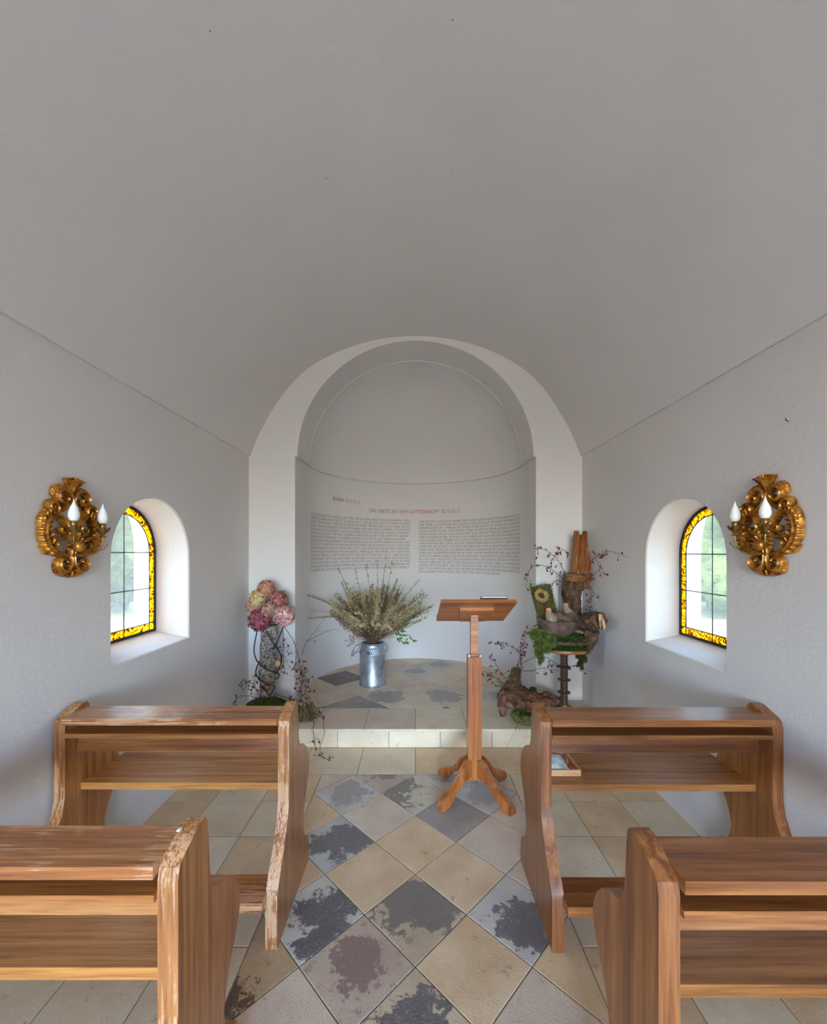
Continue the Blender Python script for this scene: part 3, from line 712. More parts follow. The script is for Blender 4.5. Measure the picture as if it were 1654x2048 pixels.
for k, (x, y, c, lab) in enumerate(((.733, 1.90, (196, 60, 30), 'red'), (.738, 1.94, (222, 178, 40), 'yellow'), (.732, 1.98, (150, 60, 120), 'purple'))):
    M['crayon%d' % k] = plain('crayon_' + lab, lin(*c), .5)
    mb = MB(); mb.tube([(x - .008, y, .531), (x + .012, y + .055, .5335)], .0042, 8); mb.tube([(x + .012, y + .055, .5335), (x + .0145, y + .063, .534)], [.0042, .0012], 8)
    mb.build('crayon', 'crayon%d' % k, label=lab + ' crayon beside the cloth in the wooden tray', cat='crayon', group='crayons in the tray', origin=(x, y, .527))

# ------------------------------------------------------------------ lectern
LX, LY = .377, 2.605
le = empty('lectern', (LX, LY, 0), 'wooden lectern on four curved feet with a slanted reading board', 'lectern')
mb = MB(); mb.box((LX - .043, LY - .043, .105), (LX + .043, LY + .043, .885), .005); mb.build('lower_post', 'wood_lect', le, smooth=28)
mb = MB(); mb.box((LX - .0235, LY - .0235, .886), (LX + .0235, LY + .0235, 1.150), .003); mb.build('upper_post', 'wood_lect_x', le, smooth=28)
legp = [(.036, .235), (.060, .232), (.095, .205), (.130, .160), (.165, .118), (.205, .092), (.245, .078), (.285, .055), (.302, .028), (.300, .006), (.292, 0), (.252, .0), (.222, .012), (.190, .050), (.150, .085), (.105, .112), (.07, .122), (.036, .125)]
for k in range(4):
    a = math.radians(218 + 90 * k + (4 if k % 2 else 0)); mb = MB(); v, f = prism(legp, -.021, .021, .005, 2)
    mb.add([(LX + x * math.cos(a) - z * math.sin(a), LY + x * math.sin(a) + z * math.cos(a), y) for x, y, z in v], f)
    mb.build('leg', 'wood_lect', le, smooth=28)
for sg in (-1, 1):
    mb = MB(); mb.box((LX + sg * .035 - .006, LY - .035, .8855), (LX + sg * .035 + .006, LY - .015, .899), .002); mb.build('metal_clip', 'zinc', le)
# reading board: high edge towards the pews, low edge towards the altar
bt = math.atan2(1.253 - 1.083, 2.80 - 2.448); L_ = .39; rotz = math.radians(1.5)
bc = Vector((.381, 2.622, 1.172))
def bd(x, y, z):       # board space: x across, y from high edge to low edge, z out of the reading side
    q = Vector((x, y * math.cos(bt) + z * math.sin(bt), -y * math.sin(bt) + z * math.cos(bt)))
    return bc + Matrix.Rotation(rotz, 3, 'Z') @ q
mb = MB()
for k in range(3):
    pass
nb = 4
for k in range(nb):
    q = MB(); y0 = -L_ / 2 + L_ * k / nb; v, f = prism([(-.231, y0), (.231, y0), (.231, y0 + L_ / nb), (-.231, y0 + L_ / nb)], -.011, .011, .0015 if k not in (0, nb - 1) else .003, 2)
    q.add([bd(*p) for p in v], f); q.build('board_plank', 'wood_lect_x', le, smooth=28)
mb = MB(); v, f = prism([(-.105, -.10), (.105, -.10), (.085, .13), (-.085, .13)], -.034, -.0115, .003, 2); mb.add([bd(*p) for p in v], f); mb.build('board_bracket', 'wood_lect_x', le, smooth=28)
mb = MB(); v, f = prism([(-.231, L_ / 2 - .014), (.231, L_ / 2 - .014), (.231, L_ / 2 + .002), (-.231, L_ / 2 + .002)], .0112, .03, .003, 2); mb.add([bd(*p) for p in v], f); mb.build('book_stop', 'wood_lect_x', le, smooth=28)
# book
bk = empty('book', bd(.09, -.1, .012), 'dark closed book lying on the reading board of the lectern', 'book')
for nm, a, b, mt, ins in (('back_cover', .0116, .0140, 'cover', 0), ('page_block', .0141, .0225, 'page', .004), ('front_cover', .0226, .0248, 'cover', 0)):
    mb = MB(); v, f = prism([(.012 + ins, -.212 + ins), (.172 - ins, -.212 + ins), (.172 - ins, .01 - ins), (.012 + ins, .01 - ins)], a, b, .0008, 1); mb.add([bd(*p) for p in v], f); mb.build(nm, mt, bk)

# ------------------------------------------------------------------ gilded wall sconces
def stroke(mb, pts, wid, hgt, T, ser=0.0, nser=10, lift=0.0, ns=44, ribs=3, slim=.74):
    ctl = [Vector((p[0], p[1], 0)) for p in pts]; path = catmull(ctl, max(3, ns // (len(ctl) - 1)))
    n = len(path); K = 11; vs = []
    for i, p in enumerate(path):
        t = i / (n - 1); d = (path[min(i + 1, n - 1)] - path[max(i - 1, 0)]); d.normalize(); nn = Vector((-d.y, d.x, 0))
        f = t * (len(wid) - 1); a = int(min(f, len(wid) - 1.001)); w = (wid[a] + (wid[a + 1] - wid[a]) * (f - a)) * slim
        for k in range(K):
            s = -1 + 2 * k / (K - 1)
            ws = w * (1 + ser * (abs(math.sin(t * nser * PI)) - .4) * (1 if s > 0 else .5))
            q = p + nn * s * ws
            z = hgt * (w / max(wid) / slim) ** .6 * (math.sqrt(max(0, 1 - s * s)) * .85 + .22 * (math.cos(s * PI * ribs) * .5) * (1 - s * s)) + lift * t * t + .004
            vs.append(T(q.x, q.y, z))
        vs.append(T((p + nn * w * .8).x, (p + nn * w * .8).y, .001 + lift * t * t * .6)); vs.append(T((p - nn * w * .8).x, (p - nn * w * .8).y, .001 + lift * t * t * .6))
    R = K + 2
    mb.add(vs, [(i * R + k, i * R + (k + 1) % R, (i + 1) * R + (k + 1) % R, (i + 1) * R + k) for i in range(n - 1) for k in range(R)] + [tuple(range(R - 1, -1, -1)), tuple(range((n - 1) * R, n * R))])
def spiral(cx, cy, r0, r1, a0, a1, n=14):
    return [(cx + (r0 + (r1 - r0) * k / (n - 1)) * math.cos(math.radians(a0 + (a1 - a0) * k / (n - 1))), cy + (r0 + (r1 - r0) * k / (n - 1)) * math.sin(math.radians(a0 + (a1 - a0) * k / (n - 1)))) for k in range(n)]
def sconce(s, yc, zc, label):
    sc = empty('wall_sconce', (s * WX, yc, zc), label, 'wall lamp', 'gilded wall sconces')
    def Tm(m): return lambda u, v, o: (s * (WX - .002 - o), yc + m * u, zc + v)
    mb = MB()
    for m in (-1, 1):
        T = Tm(m)
        # big outer C of acanthus
        stroke(mb, [(-.005, -.135), (.045, -.126), (.105, -.100), (.135, -.052), (.134, 0), (.108, .040), (.068, .062), (.030, .085), (.012, .118), (.006, .15)], [.012, .018, .026, .03, .028, .022, .017, .015, .013, .010], .034, T, .28, 13, 0, 70)
        stroke(mb, [(.128, -.06), (.145, -.02), (.146, .02), (.13, .056), (.112, .075)], [.008, .018, .02, .018, .01], .026, T, .6, 12, .006)
        for q_ in range(11):      # curled leaf lobes along the outside of the big C
            t_ = q_ / 10; a_ = -1.05 + 2.0 * t_; cx_, cy_ = .030 + .112 * math.cos(a_ * .95), -.022 + .105 * math.sin(a_ * 1.02)
            dx_, dy_ = math.cos(a_ + .5), math.sin(a_ + .5)
            stroke(mb, [(cx_ - dx_ * .012, cy_ - dy_ * .012), (cx_ + dx_ * .010, cy_ + dy_ * .010), (cx_ + dx_ * .018 - dy_ * .006, cy_ + dy_ * .018 + dx_ * .006), (cx_ + dx_ * .016 - dy_ * .014, cy_ + dy_ * .016 + dx_ * .014)], [.009, .012, .010, .004], .030, T, .2, 3, .010, 16, 1)
        for q_ in range(6):       # small leaves on the inner side
            a_ = -.9 + 1.6 * q_ / 5; cx_, cy_ = .034 + .085 * math.cos(a_), -.022 + .085 * math.sin(a_)
            dx_, dy_ = -math.cos(a_ - .8), -math.sin(a_ - .8)
            stroke(mb, [(cx_ - dx_ * .012, cy_ - dy_ * .012), (cx_ + dx_ * .008, cy_ + dy_ * .008), (cx_ + dx_ * .022, cy_ + dy_ * .022)], [.006, .010, .002], .034, T, .3, 4, .006, 12, 1)
        # upper scroll
        stroke(mb, [(.016, .10)] + spiral(.052, .125, .046, .012, 185, -190, 16), [.014, .018, .019, .016, .012, .010], .034, T, .3, 16, .018, 60)
        stroke(mb, [(.03, .15), (.06, .172), (.088, .155), (.098, .13)], [.006, .013, .014, .005], .02, T, .6, 8, .004)
        # shoulder curl
        stroke(mb, [(.07, .058)] + spiral(.105, .078, .030, .008, 200, -120, 12), [.012, .014, .014, .012, .009], .032, T, .4, 12, .014)
        # inner S scrolls
        stroke(mb, [(.10, .045), (.072, .045), (.045, .024), (.034, -.006), (.046, -.026), (.066, -.024), (.072, -.008)], [.010, .014, .016, .015, .013, .010, .008], .036, T, .3, 12, .012)
        stroke(mb, [(.125, -.03), (.10, -.046), (.07, -.056), (.038, -.05), (.026, -.030), (.036, -.018)], [.012, .015, .015, .012, .010, .007], .03, T, .5, 14, .012)
        # side leaves at the foot
        stroke(mb, [(.05, -.12), (.09, -.118), (.125, -.112), (.148, -.09)], [.006, .014, .014, .003], .018, T, .6, 8)
        # bottom scroll
        stroke(mb, [(.008, -.10), (.006, -.135)] + spiral(.050, -.162, .042, .010, 185, 520, 15), [.012, .016, .02, .02, .016, .012, .009], .034, T, .4, 16, .014, 60)
        stroke(mb, [(.085, -.17), (.07, -.198), (.035, -.210), (.004, -.224)], [.004, .013, .014, .005], .02, T, .6, 9)
    T = Tm(1)
    stroke(mb, [(0, .12), (0, .16), (0, .19), (0, .205)], [.012, .022, .034, .046], .03, T, 0, 1, .03, ribs=6)
    for k in range(-4, 5):
        stroke(mb, [(k * .004, .165), (k * .009, .190), (k * .0125, .205 + .012 * (1 - abs(k) / 5)), (k * .014, .222 - .004 * abs(k))], [.004, .006, .007, .003], .016, lambda u, v, o: (s * (WX - .012 - o), yc + u, zc + v), 0, 1, .016, 14, 1)
    stroke(mb, [(0, -.19), (0, -.205), (0, -.226)], [.006, .012, .004], .022, T, .3, 4)
    mb.build('carved_backplate', 'gold', sc, smooth=50)
    mb = MB()      # shell boss
    for k in range(9):
        a = PI * (k - 4) / 8 * 1.25
        stroke(mb, [(0, -.098), (math.sin(a) * .026, -.088 + math.cos(a) * .022), (math.sin(a) * .046, -.085 + math.cos(a) * .040)], [.004, .007, .009], .02, lambda u, v, o: (s * (WX - .022 - o), yc + u, zc + v), 0, 1, .012, 12, 1)
    mb.ball((s * (WX - .052), yc, zc - .088), (.022, .022, .026), 14, 10)
    mb.build('shell_boss', 'gold', sc, smooth=45)
    for m in (-1, 1):
        x1, y1, z1 = s * (WX - .095), yc + m * .08, zc - .015
        pts = catmull([(s * (WX - .03), yc + m * .005, zc - .125), (s * (WX - .055), yc + m * .035, zc - .132), (s * (WX - .085), yc + m * .066, zc - .108), (x1, y1, zc - .062), (x1, y1, zc - .03)], 8)
        mb = MB(); mb.tube(pts, .0042, 8); mb.tube(catmull([(s * (WX - .085), yc + m * .066, zc - .108), (s * (WX - .098), yc + m * .082, zc - .098), (s * (WX - .106), yc + m * .094, zc - .080), (s * (WX - .10), yc + m * .10, zc - .074)], 5), .0018, 6)
        arm = mb.build('arm', 'brass', sc, smooth=True)
        mb = MB(); mb.lathe([(.004, -.032), (.012, -.030), (.016, -.024), (.006, -.020), (.010, -.014), (.016, 0), (.017, .006), (.012, .006)], 16, (x1, y1, z1))
        for k in range(6):
            a = k * PI / 3; d = Vector((math.cos(a), math.sin(a), 0)); b0 = Vector((x1, y1, z1)) + Vector((0, 0, -.012))
            pp = [b0 + d * .010, b0 + d * .021 + Vector((0, 0, .010)), b0 + d * .026 + Vector((0, 0, .022)), b0 + d * .034 + Vector((0, 0, .030))]
            t = Vector((-d.y, d.x, 0)); ww = [.005, .010, .009, .001]
            mb.add([p + t * w for p, w in zip(pp, ww)] + [p - t * w for p, w in zip(pp, ww)], [(i, i + 1, 5 + i, 4 + i) for i in range(3)])
        mb.build('candle_cup', 'brass', arm, smooth=40)
        mb = MB(); mb.lathe([(.0125, .004), (.0135, .006), (.0135, .034), (.012, .036)], 18, (x1, y1, z1)); mb.build('socket', 'brass', arm, smooth=40)
        mb = MB(); mb.lathe([(.010, .034), (.0155, .040), (.0205, .052), (.0215, .062), (.0195, .076), (.0145, .092), (.009, .104), (.005, .114), (.0028, .122), (.0006, .130)], 20, (x1, y1, z1)); mb.build('candle_bulb', 'bulb', arm, smooth=True)
sconce(-1, 1.815, 1.665, 'gilded carved sconce with two candle bulbs on the left wall')
sconce(1, 1.775, 1.672, 'gilded carved sconce with two candle bulbs on the right wall')
mb = MB(); mb.tube([(WX - .001, 1.69, 2.098), (WX - .012, 1.692, 2.104), (WX - .012, 1.690, 2.112)], .002, 6); mb.build('wall_hook', 'iron', label='tiny iron hook in the right wall above the sconce', cat='hook', origin=(WX, 1.69, 2.098))

# ------------------------------------------------------------------ plants: helpers
def jit(r, a): return Vector((r.uniform(-a, a), r.uniform(-a, a), r.uniform(-a, a)))
def cmix(a, b, t): return tuple(x + (y - x) * t for x, y in zip(a, b))
def hip_branch(name, label, mains, seed, group, nside=6, slen=.10, berries=1.0, rad=.0028, leaves=0):
    """rose-hip twigs: mains = lists of points; side twigs end in red hips"""
    r = random.Random(seed); tw = MB(); be = MB(); lf = MB()
    for pts in mains:
        path = catmull(pts, 6); path = [p + jit(r, .003) for p in path]; n = len(path)
        tw.tube(path, [rad * (1 - .65 * i / n) for i in range(n)], 5)
        for k in range(nside):
            i = r.randint(max(1, n // 5), n - 1); d = (path[i] - path[i - 1]).normalized()
            sd = (d * .4 + jit(r, 1).normalized()); sd.z -= .15; sd.normalize(); L = slen * r.uniform(.35, 1)
            q = [path[i], path[i] + sd * L * .5 + jit(r, .006), path[i] + sd * L + Vector((0, 0, -.012)) + jit(r, .006)]
            tw.tube(catmull(q, 3), [rad * .5, rad * .45, rad * .42, rad * .4, rad * .36, rad * .32, rad * .3], 4)
            if r.random() < berries:
                for _ in range(r.choice((1, 1, 2, 3))):
                    c = q[-1] + jit(r, .010) + Vector((0, 0, -.006)); tw.tube([q[-1], c], rad * .25, 3)
                    rr = r.uniform(.005, .0075); be.ball(c, (rr, rr, rr * 1.25), 7, 5)
            if r.random() < leaves:
                for _ in range(3):
                    lf.col = cmix(lin(96, 112, 40), lin(150, 120, 60), r.random()); lf.leaf(path[i] + jit(r, .01), jit(r, 1), (0, 0, 1), r.uniform(.018, .03), .006)
    for m_ in (tw, be, lf): m_.v = [(min(max(x, -1.535), 1.535), y, max(z, .003 if y < 3.26 else ZP + .003)) for x, y, z in m_.v]
    o = empty(name, mains[0][0], label, 'branch', group)
    tt = tw.build('twigs', 'twig', o, smooth=True)
    if be.f: be.build('rose_hips', 'berry', tt, smooth=True, kind='stuff')
    if lf.f: lf.build('leaves', 'vcol', tt, kind='stuff')
    return o
def moss(mb, surf, n, r, L, cols, w=.0022, droop=0.0):
    """short blades growing on points given by surf() -> (point, normal)"""
    for _ in range(n):
        p, nn = surf(); d = (Vector(nn) + jit(r, .7)).normalized(); d.z -= droop; c = cmix(cols[0], cols[1], r.random()); mb.col = c
        l = L * r.uniform(.5, 1.2); q = p + d * l; sd = d.cross(jit(r, 1))
        sd = sd.normalized() if sd.length > 1e-4 else Vector((1, 0, 0)); ww = w * r.uniform(.7, 1.5)
        mb.add([p - sd * ww, p + sd * ww, q + sd * ww * .3, q - sd * ww * .3], [(0, 1, 2, 3)])
def blob(c, r, seed, amp=.2, nu=28, nv=18, freq=2.5):
    """lumpy closed ellipsoid -> verts, faces"""
    m = MB(); m.ball((0, 0, 0), 1, nu, nv); out = []
    for v in m.v:
        d = Vector(v); k = 1 + amp * noise.noise(d * freq + Vector((seed * 3.1, seed, 0))) + amp * .5 * noise.noise(d * freq * 2.7 + Vector((seed, 5, seed)))
        out.append((c[0] + d.x * r[0] * k, c[1] + d.y * r[1] * k, c[2] + d.z * r[2] * k))
    return out, m.f
def log_mesh(mb, path, rad, n=24, amp=.12, seed=0, freq=9, mi=None, stretch=2.2, capmi=None):
    pts = catmull(path, 14); k = len(pts); up = None; vs = []; n = int(n * 1.5)
    for i, p in enumerate(pts):
        t = (pts[min(i + 1, k - 1)] - pts[max(i - 1, 0)]).normalized()
        if up is None: up = t.orthogonal().normalized()
        up = (up - t * up.dot(t)).normalized(); w = t.cross(up)
        f = i / (k - 1) * (len(rad) - 1); a = int(min(f, len(rad) - 1.001)); R = rad[a] + (rad[a + 1] - rad[a]) * (f - a)
        for j in range(n):
            an = 2 * PI * j / n; d = up * math.cos(an) + w * math.sin(an)
            s = Vector((math.cos(an) * 1.2, math.sin(an) * 1.2, i / (k - 1) * 6 / stretch)) * (freq / 6) + Vector((seed * 1.7, 0, seed))
            rr = R * (1 + amp * noise.noise(s) + amp * .6 * noise.noise(s * 2.9) - amp * .55 * abs(noise.noise(Vector((s.x * 6, s.y * 6, s.z * 2.2)))) + amp * .3 * noise.noise(s * 9)); vs.append(p + d * rr)
    fs = [(i * n + j, i * n + (j + 1) % n, (i + 1) * n + (j + 1) % n, (i + 1) * n + j) for i in range(k - 1) for j in range(n)]
    mb.add(vs, fs, mi); mb.add(vs[:n], [tuple(range(n - 1, -1, -1))], capmi if capmi is not None else mi); mb.add(vs[-n:], [tuple(range(n))], capmi if capmi is not None else mi)

# ------------------------------------------------------------------ milk can with its dried bouquet
CX, CY = -.452, 4.255
can = empty('milk_can', (CX, CY, ZP), 'grey zinc milk can marked 7800, standing in the apse', 'milk can')
mb = MB(); mb.lathe([(0.0, .012), (.118, .012), (.122, 0), (.1345, 0), (.137, .006), (.137, .040), (.1335, .046), (.1335, .327), (.1345, .331), (.1345, .336), (.1325, .340), (.130, .365), (.122, .392), (.114, .405), (.112, .425), (.117, .434), (.118, .442), (.113, .445), (.106, .436), (.106, .40), (.0, .38)], 56, (CX, CY, ZP)); mb.build('can_body', 'zinc', can, smooth=32)
for k in range(10):
    a = -PI / 2 + (k - 4.5) * .36; mb = MB(); mb.ball((CX + .1368 * math.cos(a), CY + .1368 * math.sin(a), ZP + .016), (.0035, .0035, .0035), 8, 5); mb.build('rivet', 'iron', can)
mb = MB(); hp = []       # left handle: strap from the neck, out and down, and back
for p in catmull([(-.112, 0, .418), (-.150, -.01, .405), (-.196, -.02, .352), (-.214, -.02, .306), (-.204, -.02, .302), (-.172, -.015, .330), (-.130, -.008, .345)], 6): hp.append(Vector((CX, CY, ZP)) + p)
for o_ in (-.012, -.006, 0, .006, .012): mb.tube([p + Vector((0, o_, 0)) for p in hp], [.005 + .008 * math.sin(PI * min(1, i_ / (len(hp) * .55))) if i_ < len(hp) * .55 else .005 for i_ in range(len(hp))], 8)
mb.build('handle', 'zinc', can, smooth=True)
mb = MB(); hp = [Vector((CX, CY, ZP)) + p for p in catmull([(.108, .02, .418), (.140, .05, .405), (.158, .06, .372), (.15, .05, .34), (.13, .03, .335)], 6)]
for o_ in (-.008, 0, .008): mb.tube([p + Vector((o_ * .4, -o_, 0)) for p in hp], .005, 6)
mb.build('handle', 'zinc', can, smooth=True)
mb = MB()
mb.tube([(CX + .1315 * math.cos(-PI / 2 + t), CY + .1315 * math.sin(-PI / 2 + t), ZP + .404 - .010 * math.cos(t * 5.2)) for t in [(-.32 + .72 * k / 14) for k in range(15)]], .0045, 6)
mb.build('embossed_crest', 'zinc', can, smooth=True)
cu = bpy.data.curves.new('number', 'FONT'); cu.body = '7800'; cu.size = .050; cu.resolution_u = 3; cu.shear = .15; cu.offset = .0016
to_ = bpy.data.objects.new('number', cu); COL.objects.link(to_); bpy.context.view_layer.update()
me = bpy.data.meshes.new_from_object(to_.evaluated_get(bpy.context.evaluated_depsgraph_get())); bpy.data.objects.remove(to_)
vs = [v.co.copy() for v in me.vertices]; x0 = min(v.x for v in vs); x1 = max(v.x for v in vs); fs = [tuple(p.vertices) for p in me.polygons]
bm = bmesh.new()
vv = [bm.verts.new(v) for v in vs]
for f in fs:
    try: bm.faces.new([vv[i] for i in f])
    except ValueError: pass
bmesh.ops.subdivide_edges(bm, edges=bm.edges, cuts=2)
bmesh.ops.triangulate(bm, faces=bm.faces); bm.verts.index_update()
mb = MB(); out = []
for v in bm.verts:
    a = -PI / 2 - .11 + (v.co.x - (x0 + x1) / 2) * .80 / .1345; z = v.co.y + .339
    rr = .1366 if z < .340 else .1355 - max(0, z - .345) * .10 + .0005
    out.append((CX + rr * math.cos(a), CY + rr * math.sin(a), ZP + z))
mb.add(out, [tuple(v.index for v in f.verts) for f in bm.faces]); bm.free(); mb.build('painted_number', 'black', can)

bq = empty('dried_bouquet', (CX, CY, ZP + .40), 'large bouquet of dried flowers and leafy twigs in the milk can', 'bouquet')
r = random.Random(11); base = Vector((CX, CY, ZP + .41))
TAN = (lin(158, 136, 100), lin(206, 186, 146)); OLV = (lin(118, 104, 68), lin(160, 144, 100)); BRN = (lin(70, 48, 40), lin(112, 82, 64)); GRN = (lin(88, 112, 48), lin(130, 154, 82)); RUST = (lin(120, 66, 36), lin(160, 96, 56))
def plume_stem(tip, cols, plen, n, size, thick=.0022, leafcols=None, bendz=.06, fuzz=.016):
    mb = MB(); tip = Vector(tip); s0 = base + Vector((r.uniform(-.06, .06), r.uniform(-.06, .06), -.02))
    rim = base + (tip - base).normalized() * .06; rim = Vector((base.x + max(-.08, min(.08, rim.x - base.x)), base.y + max(-.08, min(.08, rim.y - base.y)), base.z + .05))
    mid = rim.lerp(tip, .5) + Vector((0, 0, bendz)) + jit(r, .02)
    path = catmull([s0, rim, mid, tip], 7); k = len(path)
    mb.col = cmix(*BRN, r.random()); mb.tube(path, [thick * (1 - .6 * i / k) for i in range(k)], 4)
    i0 = int(k * (1 - plen))
    for _ in range(n):
        f = i0 + (k - 1 - i0) * r.random(); i = int(min(f, k - 1.001)); p = path[i].lerp(path[i + 1], f - i)
        d = (path[i + 1] - path[i]).normalized() * .9 + jit(r, 1); mb.col = cmix(*cols, r.random())
        mb.leaf(p + jit(r, fuzz * (1.1 - .7 * (f - i0) / max(1, k - i0))), d, jit(r, 1), size * r.uniform(.6, 1.4), size * .28)
    if leafcols:
        for _ in range(leafcols[1]):
            f = k * .35 + (k - 1.01 - k * .35) * r.random(); i = int(f); p = path[i].lerp(path[i + 1], f - i)
            mb.col = cmix(*leafcols[0], r.random()); mb.leaf(p, (path[i + 1] - path[i]).normalized() * .5 + jit(r, 1), jit(r, 1), leafcols[2] * r.uniform(.6, 1.2), leafcols[2] * .22)
    return mb
def tip_px(px, py, dy): return P(px, py, CY + dy)
stems = []
for k in range(190):          # the dense body of the bunch
    a = r.uniform(-1.0, 1.0) if r.random() < .65 else r.gauss(0, .4); a = max(-1.02, min(1.02, a)); Lr = r.uniform(.34, .60) * (1.0 + .08 * abs(a)); b = r.uniform(-.6, .6)
    tip = base + Vector((math.sin(a) * Lr * 1.08, math.sin(b) * Lr * .8, math.cos(a) * Lr * .95 + .05))
    c = r.random(); cols = TAN if c < .5 else (OLV if c < .72 else BRN)
    stems.append(plume_stem(tip, cols, r.uniform(.30, .52), 190, .014, .0028, leafcols=(GRN, 5, .022) if r.random() < .15 else None, bendz=r.uniform(-.06, .06), fuzz=.028))
for k in range(16):           # thick pale seed plumes drooping among the stems
    a = r.uniform(-.8, .8); Lr = r.uniform(.22, .46)
    stems.append(plume_stem(base + Vector((math.sin(a) * Lr * 1.1, -r.uniform(.05, .22), math.cos(a) * Lr * .85 + .03)), (lin(184, 160, 120), lin(222, 204, 168)), .42, 300, .011, .0026, bendz=r.uniform(.06, .14), fuzz=.013))
for k in range(60):           # bare branching twigs low in the bunch
    a = r.uniform(-1.0, 1.0); Lr = r.uniform(.16, .38); b = r.uniform(-.7, .7)
    stems.append(plume_stem(base + Vector((math.sin(a) * Lr * 1.1, math.sin(b) * Lr * .7, math.cos(a) * Lr + .05)), (BRN[0], RUST[1]), .6, 60, .011, .003, fuzz=.026))
for px, py, dy, c, pl in ((592, 1183, -.1, OLV, .5), (608, 1188, .05, OLV, .5), (622, 1222, -.05, TAN, .4), (617, 1237, -.12, OLV, .4), (677, 1138, 0, OLV, .6), (660, 1200, -.15, OLV, .5), (683, 1165, .1, OLV, .5), (838, 1160, .05, TAN, .4), (795, 1158, -.1, OLV, .5), (868, 1210, .0, OLV, .4), (848, 1186, -.1, OLV, .4), (700, 1175, -.15, TAN, .5)):
    stems.append(plume_stem(tip_px(px, py, dy), c, pl, 230, .014, .0028, bendz=.10 if px < 650 else .03, fuzz=.011))
for px, py, dy in ((773, 1112, 0), (755, 1118, .08), (785, 1124, -.06), (733, 1128, .03), (711, 1140, -.04), (812, 1168, .05), (803, 1166, -.1), (745, 1160, -.12), (768, 1150, .1)):
    stems.append(plume_stem(tip_px(px, py, dy), RUST, .35, 10, .022, .0032, leafcols=(GRN, 9, .034), bendz=.0, fuzz=.006))
for px, py, dy in ((852, 1190, -.1), (845, 1205, .1), (858, 1222, 0), (853, 1235, -.1), (842, 1240, .05), (862, 1213, -.05), (846, 1180, .05), (672, 1185, .05), (690, 1165, -.1), (770, 1170, -.2), (790, 1172, -.2)):
    stems.append(plume_stem(tip_px(px, py, dy), GRN, .35, 60, .020, .0018, bendz=.03, fuzz=.022))
for px, py, dy in ((828, 1280, -.18), (815, 1290, -.2), (806, 1262, -.18)):
    stems.append(plume_stem(tip_px(px, py, dy), (lin(58, 98, 36), lin(90, 130, 56)), .28, 9, .05, .0024, bendz=.08, fuzz=.018))
for px, py, dy in ((690, 1283, -.15), (695, 1292, -.1), (700, 1272, -.12), (800, 1255, -.2), (708, 1262, -.1)):
    stems.append(plume_stem(tip_px(px, py, dy), RUST, .35, 16, .020, .002, bendz=.05, fuzz=.02))
for mb in stems:
    nv_ = []
    for x, y, z in mb.v:      # nothing grows into the apse wall
        d_ = math.hypot(x, y - YC)
        if y > YC and d_ > RA - .03: x, y = x * (RA - .03) / d_, YC + (y - YC) * (RA - .03) / d_
        nv_.append((x, y, z))
    mb.v = nv_; mb.build('stem', 'vcol', bq)

# ------------------------------------------------------------------ left arrangement: log, iron spiral, hydrangeas, moss, rose hips
LYY = 3.56
lg = empty('tree_log', P(537, 1405, LYY), 'upright lichen-grey tree log beside the left chancel wall', 'log')
mb = MB(); log_mesh(mb, [P(537, 1424, LYY), P(536, 1395, LYY), P(535, 1350, LYY), P(537, 1310, LYY), P(538, 1250, LYY)], [.098, .088, .064, .064, .072, .070, .070, .071], 32, .20, 2, 9); mb.build('bark', 'bark', lg, smooth=True)
mb = MB(); v, f = blob(P(555, 1327, LYY - .045), (.026, .016, .030), 4, .1, 16, 10); mb.add(v, f); mb.build('branch_stub', 'pale_break', lg, smooth=True, label='pale sawn branch stub')
mb = MB(); v, f = blob(P(531, 1375, LYY - .09), (.04, .016, .022), 6, .35, 16, 10); mb.add(v, f); mb.build('bark_scar', 'orange_bark', lg, smooth=True)
ir = empty('iron_spiral_stand', P(537, 1390, LYY), 'black iron spiral rod stand winding around the grey log', 'plant stand')
lw = Vector((P(538, 1248, LYY)))
mb = MB(); mb.tube([lw + Vector((.088 * math.cos(2 * PI * k / 28), .088 * math.sin(2 * PI * k / 28), 0)) for k in range(29)], .0045, 6); mb.build('top_ring', 'iron', ir, smooth=True)
def rod(pl_, rad=.0055): 
    mb = MB(); mb.tube(catmull([P(*q) for q in pl_], 8), rad, 8); mb.build('rod', 'iron', ir, smooth=True)
rod([(517, 1250, 3.49), (511, 1278, 3.46), (508, 1300, 3.44), (512, 1318, 3.43), (522, 1331, 3.44), (536, 1340, 3.455), (549, 1344, 3.47), (558, 1349, 3.52), (556, 1355, 3.58), (546, 1360, 3.64)])
rod([(519, 1322, 3.64), (513, 1337, 3.58), (512, 1348, 3.50), (519, 1359, 3.44), (530, 1365, 3.43), (541, 1369, 3.43), (549, 1374, 3.43), (546, 1381, 3.42), (541, 1388, 3.42), (538, 1398, 3.42)])
rod([(568, 1250, 3.52), (561, 1268, 3.48), (553, 1286, 3.46), (545, 1298, 3.47)])
rod([(532, 1262, 3.455), (545, 1284, 3.455), (558, 1302, 3.48), (563, 1318, 3.52), (559, 1335, 3.58), (551, 1347, 3.64)])
rod([(522, 1372, 3.46), (532, 1382, 3.42), (540, 1390, 3.42)], .005)
